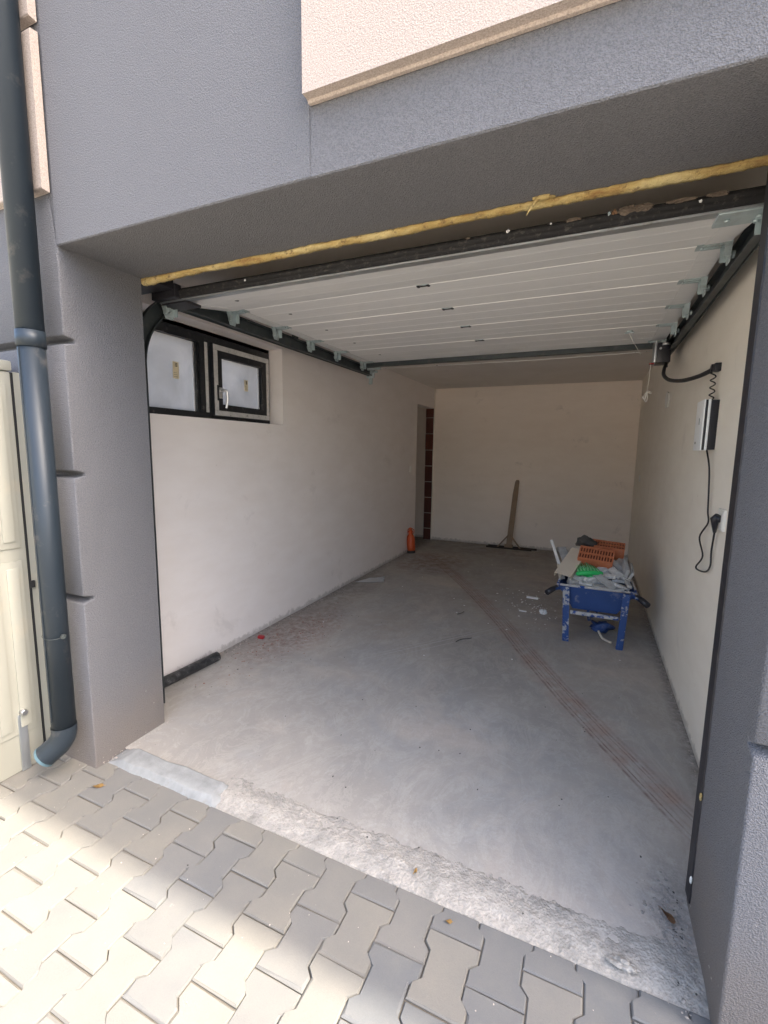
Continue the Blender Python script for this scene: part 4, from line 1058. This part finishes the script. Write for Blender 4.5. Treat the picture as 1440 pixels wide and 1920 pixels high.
# load: each piece a thing of its own
def rotbox(name, c, size, rot, mats, bev=0.003, warp=0.0):
    bm = bmesh.new(); a, b, d = size; box(bm, -a/2, a/2, -b/2, b/2, -d/2, d/2, bev=bev)
    if warp:
        for v in bm.verts: v.co.z += warp*mnoise.noise(v.co*14 + Vector(c)*9); v.co.y += warp*mnoise.noise(v.co*17 + Vector(c)*5)
    o = finish(name, bm, mats, loc=c, rot=tuple(R(q) for q in rot)); auto_smooth(o)
    return o
GO = "grey offcuts heaped in the wheelbarrow"
off = [
 # loc, size, rot, label
 ((1.87, 2.52, 0.435), (0.07, 0.06, 0.05), (15, 10, 20), "pale blue grey stone block in the near left corner of the barrow tray"),
 ((1.92, 2.485, 0.415), (0.11, 0.05, 0.016), (8, 12, 12), "brownish flat chip lying over the near left rim of the barrow"),
 ((1.955, 2.555, 0.445), (0.17, 0.045, 0.05), (10, -8, 5), "greenish grey stone bar just below the green brush"),
 ((2.02, 2.505, 0.430), (0.21, 0.035, 0.022), (5, 6, -6), "long pale strip lying second from the near rim of the barrow"),
 ((1.99, 2.475, 0.418), (0.19, 0.03, 0.022), (5, 4, -4), "long pale strip lying directly along the near rim of the barrow"),
 ((2.085, 2.53, 0.468), (0.19, 0.05, 0.022), (32, 28, -35), "broad grey strip sloping down to the right across the heap centre"),
 ((2.125, 2.54, 0.448), (0.14, 0.035, 0.03), (20, 25, -30), "short grey offcut tucked beside the broad sloping strip"),
 ((2.165, 2.53, 0.440), (0.12, 0.035, 0.025), (10, 20, -20), "rounded grey offcut near the right rim of the barrow"),
 ((2.115, 2.66, 0.495), (0.21, 0.05, 0.025), (8, 0, 2), "level pale grey bar on the right of the heap"),
 ((2.06, 2.68, 0.520), (0.13, 0.05, 0.022), (30, -35, 35), "pale strip leaning up under the front brick"),
 ((2.10, 2.70, 0.530), (0.12, 0.06, 0.02), (25, -20, 25), "short flat grey offcut beside the leaning pale strip"),
 ((2.17, 2.72, 0.548), (0.11, 0.05, 0.03), (20, 30, -30), "chunky grey offcut right of the front brick"),
 ((2.22, 2.68, 0.530), (0.025, 0.17, 0.12), (20, 10, 10), "grey slab standing on edge at the right of the heap"),
 ((2.255, 2.72, 0.505), (0.02, 0.22, 0.10), (10, 25, 5), "dark grey slab leaning over the far right rim of the barrow"),
 ((2.19, 2.60, 0.465), (0.10, 0.03, 0.022), (5, 0, 5), "small white strip under the level grey bar"),
 ((2.02, 2.60, 0.455), (0.20, 0.10, 0.03), (0, 8, 15), "broad dark slab buried in the middle of the heap"),
 ((2.15, 2.80, 0.52), (0.16, 0.12, 0.03), (10, 5, 40), "dusty grey slab lying behind the right brick end"),
 ((1.90, 2.72, 0.46), (0.15, 0.12, 0.03), (0, -5, 25), "grey slab beneath the pale board"),
 ((2.03, 2.90, 0.49), (0.28, 0.20, 0.05), (0, 0, 10), "grey slab filling the far end of the barrow tray"),
 ((2.155, 2.475, 0.418), (0.13, 0.018, 0.016), (0, -14, 8), "thin white lath lying over the near right rim of the barrow"),
]
off += [
 ((2.24, 2.56, 0.470), (0.03, 0.16, 0.020), (8, 20, 12), "narrow grey strip lying along the right rim of the barrow"),
 ((2.10, 2.60, 0.490), (0.13, 0.04, 0.022), (15, -10, -15), "pale grey offcut in the middle just right of the green brush"),
 ((2.22, 2.62, 0.500), (0.09, 0.07, 0.018), (25, 25, 20), "square light chip near the right rim of the barrow"),
 ((2.06, 2.48, 0.436), (0.10, 0.05, 0.016), (12, 5, 18), "small flat chip on top of the strips at the near rim"),
 ((1.88, 2.58, 0.478), (0.05, 0.10, 0.022), (18, -8, 15), "pale block wedged between the folded board and the green brush"),
 ((2.20, 2.84, 0.560), (0.05, 0.18, 0.030), (15, 15, -20), "long dusty strip behind the chunky offcut"),

 ((1.84, 2.62, 0.505), (0.035, 0.14, 0.025), (25, 10, 30), "thin grey strip poking out under the pale board"),
 ((2.20, 2.50, 0.450), (0.11, 0.04, 0.020), (10, 20, 28), "pale offcut lodged in the near right corner of the barrow"),
 ((2.16, 2.62, 0.520), (0.12, 0.05, 0.020), (30, 15, -55), "light grey chip leaning on the level pale bar"),
 ((2.02, 2.56, 0.478), (0.12, 0.03, 0.018), (10, -15, 22), "small pale strip crossing in front of the green brush"),
 ((1.90, 2.54, 0.462), (0.09, 0.045, 0.020), (20, 5, -30), "light chip resting at the foot of the pale board"),
]
for c, s_, r_, lb in off: tag(rotbox("stone_offcut", c, s_, r_, m_off, 0.002, 0.004), lb, "stone offcut", GO)
# two hollow bricks
def hollow_brick(c, rot, label):
    t = tag(empty("hollow_brick", c, tuple(R(q) for q in rot)), label, "brick", "hollow clay bricks on the barrow")
    a, b, d = 0.125, 0.065, 0.05
    bm = bmesh.new(); box(bm, -a, a, -b+0.003, b-0.003, -d, d-0.022)
    finish("brick_body", bm, m_brick, t)
    bm = bmesh.new(); box(bm, -a, a, -b, -b+0.010, -d+0.001, d); box(bm, -a, a, b-0.010, b, -d+0.001, d); box(bm, -a, a, -0.005, 0.005, d-0.022, d-0.001)
    for i in range(13):
        x = -a+0.004 + (2*a-0.008)*i/12; box(bm, x-0.004, x+0.004, -b+0.0101, b-0.0101, d-0.022, d-0.0005)
    finish("ribs", bm, m_brick, t)
    bm = bmesh.new(); box(bm, -a+0.006, a-0.006, -b+0.0095, b-0.0095, d-0.0218, d-0.016); finish("cavity", bm, m_bricki, t)
    bm = bmesh.new()
    for i in range(8): box(bm, -a, a, -b-0.0015, -b, -d+0.008+i*0.011, -d+0.013+i*0.011)
    finish("scoring", bm, m_brick, t)
    return t
hollow_brick((2.02, 2.73, 0.595), (38, 4, -6), "front orange hollow brick tilted so its open cells show above the green brush")
hollow_brick((2.105, 2.93, 0.635), (14, 3, -4), "rear orange hollow brick lying highest and furthest right on the heap")
bm = lump(0.045, 5.5, (1.5, 1.0, 0.9), 3); tag(finish("dark_bag", bm, m_dark, smooth=True, loc=(1.945, 2.90, 0.690)), "dark crumpled bag behind the front hollow brick", "bag")
# pale L-shaped board
bd = bmesh.new()
box(bd, -0.062, 0.062, -0.19, 0.19, 0.0, 0.004); box(bd, 0.058, 0.062, -0.19, 0.19, -0.04, -0.0005); box(bd, -0.062, -0.058, -0.19, 0.19, -0.03, -0.0005)
tag(finish("folded_board", bd, m_board, loc=(1.845, 2.66, 0.560), rot=(R(22), R(8), R(-14))), "pale folded board channel leaning on the left of the heap", "board")
bm = bmesh.new(); box(bm, -0.01, 0.01, -0.2, 0.2, -0.006, 0.006)
tag(finish("white_lath", bm, m_white, loc=(1.735, 2.75, 0.555), rot=(R(38), 0, R(24))), "thin white lath sticking up at the left edge of the barrow", "lath")
tag(rotbox("plaster_offcut", (1.785, 2.86, 0.56), (0.07, 0.22, 0.012), (30, 0, 20), m_off, 0.002, 0.004), "wide dusty slab leaning behind the thin white lath", "slab", GO)
tag(rotbox("foam_offcut", (1.765, 2.62, 0.475), (0.02, 0.10, 0.10), (20, -10, 10), m_board, 0.006, 0.006), "crooked pale scrap hooked over the left barrow rim", "scrap")
# green brush head
gb = tag(empty("green_brush", (1.975, 2.575, 0.50), (R(-28), 0, R(6))), "bright green plastic brush head with stiff bristles lying on the rubble", "brush")
bm = bmesh.new(); P = smooth_path([(-0.085, -0.01, -0.01), (-0.04, -0.035, -0.006), (0.03, -0.035, 0.002), (0.095, 0.0, 0.012)], 5)
tube(bm, P, [0.014]+[0.017]*(len(P)-2)+[0.012], 10); finish("brush_block", bm, m_green, gb)
bm = bmesh.new(); bm2 = bmesh.new()
for i in range(28):
    u_ = (i % 14)/13; row = i//14
    b0 = Vector((-0.075+0.155*u_, -0.03+0.018*row-0.012*math.sin(u_*math.pi), 0.005+0.008*u_))
    tip = b0 + Vector((-0.022+0.05*(u_-0.5)*-0.4 + random.uniform(-.006, .006), 0.055+0.02*row, 0.085*(1-0.75*abs(u_-0.42)**1.2)-0.012*row + random.uniform(-.006, .004)))
    tube(bm if i % 2 else bm2, [b0, (b0+tip)/2+Vector((0, -0.004, 0.004)), tip], [0.0032, 0.0028, 0.0018], 5)
finish("bristles", bm, m_green, gb); finish("bristle_tips", bm2, m_greenl, gb)
bm = lump(0.04, 2.2, (1.5, 0.8, 0.3), 3); o = finish("brush_back", bm, m_green, gb, smooth=True, loc=(0.0, 0.02, -0.012))
# scraps under the barrow
tag(tubeo("white_stick", smooth_path([(2.075, 2.60, 0.050), (2.10, 2.55, 0.02), (2.135, 2.52, 0.012), (2.165, 2.50, 0.012)], 4), 0.009, m_board, seg=7), "crooked pale stick lying under the wheelbarrow", "stick")
tag(finish("blue_rag", lump(0.05, 8.8, (1.6, 1.2, 0.8), 3), m_bluec, smooth=True, loc=(2.09, 2.72, 0.045)), "crumpled dark blue rag under the wheelbarrow", "rag")

# ------------------------------------------------------------------ things against the far and left walls
sw = tag(empty("wooden_scraper", (0.92, 5.62, 0.0)), "wooden floor scraper with a long flat handle leaning on the back wall", "scraper")
def sch(o): o.parent = sw; o.matrix_parent_inverse = Matrix.Translation((-0.92, -5.62, 0)); return o
bm = bmesh.new(); 
vs = [[bm.verts.new(p) for p in q] for q in (
 [(0.870, 5.60, 0.04), (0.950, 5.60, 0.04), (0.950, 5.622, 0.04), (0.870, 5.622, 0.04)],
 [(0.910, 5.745, 0.80), (0.984, 5.745, 0.80), (0.984, 5.767, 0.80), (0.910, 5.767, 0.80)],
 [(0.932, 5.775, 0.985), (0.990, 5.775, 0.985), (0.990, 5.797, 0.985), (0.932, 5.797, 0.985)],
 [(0.948, 5.777, 1.01), (0.982, 5.777, 1.01), (0.982, 5.797, 1.01), (0.948, 5.797, 1.01)])]
for A, B in zip(vs, vs[1:]):
    for k in range(4): bm.faces.new((A[k], A[(k+1) % 4], B[(k+1) % 4], B[k]))
bm.faces.new(vs[0][::-1]); bm.faces.new(vs[-1]); sch(finish("handle", bm, m_wood))
m_woodd = plain("dark_damp_timber", (0.055, 0.04, 0.03), 0.9)
sch(bxo("blade", (0.585, 1.235, 5.585, 5.600, 0.002, 0.026), m_woodd, bev=0.002)); sch(bxo("backing_board", (0.60, 1.30, 5.66, 5.68, 0.002, 0.030), m_woodd, bev=0.002))
for s in (-1, 1):
    sch(tubeo("strut", [(0.912+s*0.02, 5.62, 0.20), (0.912+s*0.10, 5.61, 0.10), (0.912+s*0.165, 5.60, 0.02)], 0.011, m_wood, seg=6))
sch(bxo("cleat", (0.85, 0.97, 5.590, 5.6, 0.02, 0.075), m_wood, bev=0.002))

def lathe(name, prof, mats, parent=None, loc=(0, 0, 0), rot=(0, 0, 0), seg=24):
    bm = bmesh.new(); rg = []
    for r_, z in prof: rg.append([bm.verts.new((r_*math.cos(2*math.pi*k/seg), r_*math.sin(2*math.pi*k/seg), z)) for k in range(seg)])
    for A, B in zip(rg, rg[1:]):
        for k in range(seg): bm.faces.new((A[k], A[(k+1) % seg], B[(k+1) % seg], B[k])).smooth = True
    bm.faces.new(rg[0][::-1]); bm.faces.new(rg[-1])
    return finish(name, bm, mats, parent, loc=loc, rot=rot)
oc = tag(empty("orange_container", (-0.275, 4.70, 0.0), (R(-4), R(-5), 0)), "orange plastic container standing against the left wall by the doorway", "container")
lathe("shell", [(0.044, 0.03), (0.054, 0.04), (0.057, 0.09), (0.057, 0.19), (0.050, 0.235), (0.034, 0.262), (0.030, 0.27), (0.030, 0.285), (0.036, 0.29), (0.036, 0.305), (0.022, 0.32), (0.018, 0.345)], m_orange, oc)
lathe("base", [(0.050, 0.0), (0.056, 0.004), (0.056, 0.032), (0.050, 0.036)], m_dark, oc)
bm = bmesh.new(); tube(bm, smooth_path([(0.046, 0, 0.27), (0.05, 0, 0.32), (0.0, 0, 0.352), (-0.04, 0, 0.32), (-0.046, 0, 0.27)], 5), 0.006, 8); finish("handle", bm, m_orange, oc)
# black pipe by the left track
bm = bmesh.new(); P = [(-0.300, 0.60, 0.032), (-0.285, 0.80, 0.032), (-0.270, 1.02, 0.032)]
tube(bm, P, 0.031, 24, caps=False); tube(bm, P, 0.027, 24, caps=False)
for idx in (0, -1):
    p = Vector(P[idx]); d_ = (Vector(P[1])-Vector(P[0])).normalized(); a_ = d_.orthogonal().normalized(); b_ = d_.cross(a_)
    o1 = [bm.verts.new(p+(a_*math.cos(k*math.pi/12)+b_*math.sin(k*math.pi/12))*0.031) for k in range(24)]; o2 = [bm.verts.new(p+(a_*math.cos(k*math.pi/12)+b_*math.sin(k*math.pi/12))*0.027) for k in range(24)]
    for k in range(24): bm.faces.new((o1[k], o1[(k+1) % 24], o2[(k+1) % 24], o2[k]))
tag(finish("plastic_pipe", bm, m_pvc), "dusty black plastic pipe lying along the foot of the left wall", "pipe")

# flat paper / sheet
bm = bmesh.new(); nx, ny = 12, 10; g = []
cs = [(-0.300, 3.06), (-0.02, 3.19), (-0.10, 3.40), (-0.235, 3.27)]
for i in range(nx+1):
    rr_ = []
    for j in range(ny+1):
        u_, v_ = i/nx, j/ny
        x = (cs[0][0]*(1-u_)+cs[1][0]*u_)*(1-v_)+(cs[3][0]*(1-u_)+cs[2][0]*u_)*v_; y = (cs[0][1]*(1-u_)+cs[1][1]*u_)*(1-v_)+(cs[3][1]*(1-u_)+cs[2][1]*u_)*v_
        rr_.append(bm.verts.new((x, y, 0.006+0.006*abs(mnoise.noise(Vector((x*9, y*9, 0)))))))
    g.append(rr_)
for i in range(nx):
    for j in range(ny): bm.faces.new((g[i][j], g[i+1][j], g[i+1][j+1], g[i][j+1]))
bmesh.ops.solidify(bm, geom=bm.faces[:], thickness=0.0012)
m_paper = plain("dusty_white_sheet", (0.75, 0.75, 0.75), 0.7)
tag(finish("paper_sheet", bm, m_paper, smooth=True), "dusty white paper sheet on the floor by the left wall", "sheet")
tag(finish("crumpled_wrapper", lump(0.030, 4.4, (1.1, 1.0, 0.8), 3), m_white, loc=(1.637, 2.95, 0.018)), "crumpled white wrapper on the floor left of the wheelbarrow", "wrapper")
tag(rotbox("plaster_chip", (1.50, 3.36, 0.010), (0.11, 0.028, 0.018), (0, 0, -8), m_white, 0.004, 0.006), "thick white plaster chip, the furthest of the pieces left of the barrow", "plaster chip", "white chips left of the wheelbarrow")
tag(rotbox("plaster_chip", (1.465, 2.935, 0.006), (0.065, 0.016, 0.009), (0, 0, -4), m_white, 0.002, 0.002), "short flat white sliver just left of the crumpled wrapper", "plaster chip", "white chips left of the wheelbarrow")
rc = tag(rotbox("red_cap", (-0.245, 1.44, 0.012), (0.048, 0.030, 0.022), (5, 8, 15), m_red, 0.005), "small red plastic cap on the floor by the left wall", "cap")
def dry_leaf(c, r_, rz, m, label, asp=0.5):
    bm = bmesh.new(); n = 16; ctr = bm.verts.new((0, 0, 0.002))
    pts = []
    for k in range(n):
        a = 2*math.pi*k/n; rad = r_*(1 if abs(math.cos(a)) < .9 else 1.12); pts.append(bm.verts.new((rad*math.cos(a), rad*asp*math.sin(a)*(1+0.15*math.sin(3*a)), 0.004+0.004*math.sin(2*a))))
    for k in range(n): bm.faces.new((ctr, pts[k], pts[(k+1) % n]))
    tube(bm, [(r_, 0, 0.004), (r_*1.5, 0.002, 0.003)], 0.0008, 5)
    bmesh.ops.solidify(bm, geom=[f for f in bm.faces if len(f.verts) == 3], thickness=0.0005)
    return tag(finish("dry_leaf", bm, m, loc=c, rot=(0, 0, R(rz))), label, "leaf")
dry_leaf((0.115, -0.073, ZP+0.003), 0.022, 30, m_leafy, "yellow dry leaf on the pavers in front of the left pillar", 0.42)
dry_leaf((1.486, 0.100, 0.008), 0.012, 80, m_leafy, "tiny yellow leaf on the rough threshold", 0.4)
dry_leaf((2.245, 0.285, 0.012), 0.022, 130, m_leafb, "brown dry leaf among the rubble at the right reveal", 0.45)
dry_leaf((1.63, 0.005, ZP+0.003), 0.010, 10, m_leafy, "tiny yellow leaf on a paver below the threshold", 0.5)
tag(tubeo("twig", smooth_path([(1.10, 2.02, 0.004), (1.125, 2.07, 0.008), (1.165, 2.11, 0.006), (1.19, 2.14, 0.004)], 4), 0.0028, m_dark, seg=6), "curved dark twig lying nearest in the middle of the floor", "twig")
tag(tubeo("twig", smooth_path([(0.955, 2.60, 0.004), (0.985, 2.64, 0.008), (0.99, 2.69, 0.004)], 4), 0.003, m_dark, seg=6), "short dark twig beside the wheel marks further back", "twig")
tag(finish("stone_chunk", lump(0.020, 1.7, (1.8, 0.8, 0.5), 3), m_thr, loc=(2.113, 0.085, 0.006)), "dark edged concrete chunk on the threshold near the right pillar", "stone")

# loose crumbs nobody could count
def crumbs(name, spots, m, label, smin, smax, flat=0.6):
    bm = bmesh.new()
    for x, y, z in spots:
        r_ = random.uniform(smin, smax); n0 = len(bm.verts)
        rs = bmesh.ops.create_icosphere(bm, subdivisions=1, radius=r_)
        sx, sy_, sz = random.uniform(.6, 1.5), random.uniform(.6, 1.5), random.uniform(.4, 1)*flat
        for v in rs['verts']:
            v.co *= random.uniform(.75, 1.2); v.co.x *= sx; v.co.y *= sy_; v.co.z *= sz; v.co += Vector((x, y, z + r_*sz*0.5))
    return tag(finish(name, bm, m), label, kind='stuff')
def gauss(n, cx, cy, sx, sy, z=0.0, lim=None):
    out = []
    while len(out) < n:
        x, y = random.gauss(cx, sx), random.gauss(cy, sy)
        if x < XL+0.006 or x > XR-0.006 or y > YB-0.01: continue
        if y < 0.40 and (x < 0.02 or x > W-0.012): continue
        out.append((x, y, z))
    return out
crumbs("white_crumbs", gauss(70, 1.58, 3.0, 0.13, 0.22) + gauss(22, 1.35, 3.35, 0.12, 0.15) + gauss(40, 1.0, 3.5, 0.7, 1.0), m_white, "white plaster crumbs scattered around the wheelbarrow", 0.002, 0.008)
wl = [(XL+abs(random.gauss(0.012, 0.03))+0.004, random.uniform(0.75, 4.9), 0) for _ in range(330)]
wr = [(XR-abs(random.gauss(0.008, 0.015))-0.004, random.uniform(0.5, 5.7), 0) for _ in range(160)]
wk = [(random.uniform(XL+.05, XR-.05), YB-abs(random.gauss(0.02, 0.06))-0.006, 0) for _ in range(220)]
crumbs("wall_foot_grit", wl+wr+wk, m_pebble, "grey grit gathered along the wall feet", 0.0015, 0.006)
crumbs("clay_crumbs", gauss(240, -0.08, 1.55, 0.13, 0.38) + gauss(60, 0.1, 4.3, 0.2, 0.4), m_rustc, "red clay crumbs by the left wall", 0.0015, 0.005)
crumbs("dark_grit", gauss(60, 0.0, 1.3, 0.2, 0.5) + gauss(26, 1.5, 0.7, 0.7, 0.35) + gauss(30, 0.7, 2.2, 0.8, 1.1), m_dark, "dark specks scattered on the concrete floor", 0.0015, 0.0042)
crumbs("reveal_rubble", gauss(170, 2.262, 0.21, 0.022, 0.10) + gauss(70, 2.24, 0.30, 0.03, 0.05), m_grit2, "broken mortar at the foot of the right reveal", 0.0015, 0.0065)
crumbs("reveal_dark_rubble", gauss(30, 2.27, 0.24, 0.020, 0.09), m_dark, "dark rubble at the foot of the right reveal", 0.0012, 0.0038)
crumbs("pillar_foot_grit", [(random.uniform(0.003, 0.03), random.uniform(0.02, 0.42), -0.002) for _ in range(70)], m_pebble, "pale grit along the foot of the left reveal", 0.0015, 0.005)
crumbs("paving_grit", [(random.uniform(-0.25, 2.4), random.uniform(-0.75, 0.04), ZP) for _ in range(120)], m_pebble, "fine grit on the pavers", 0.0008, 0.0025)
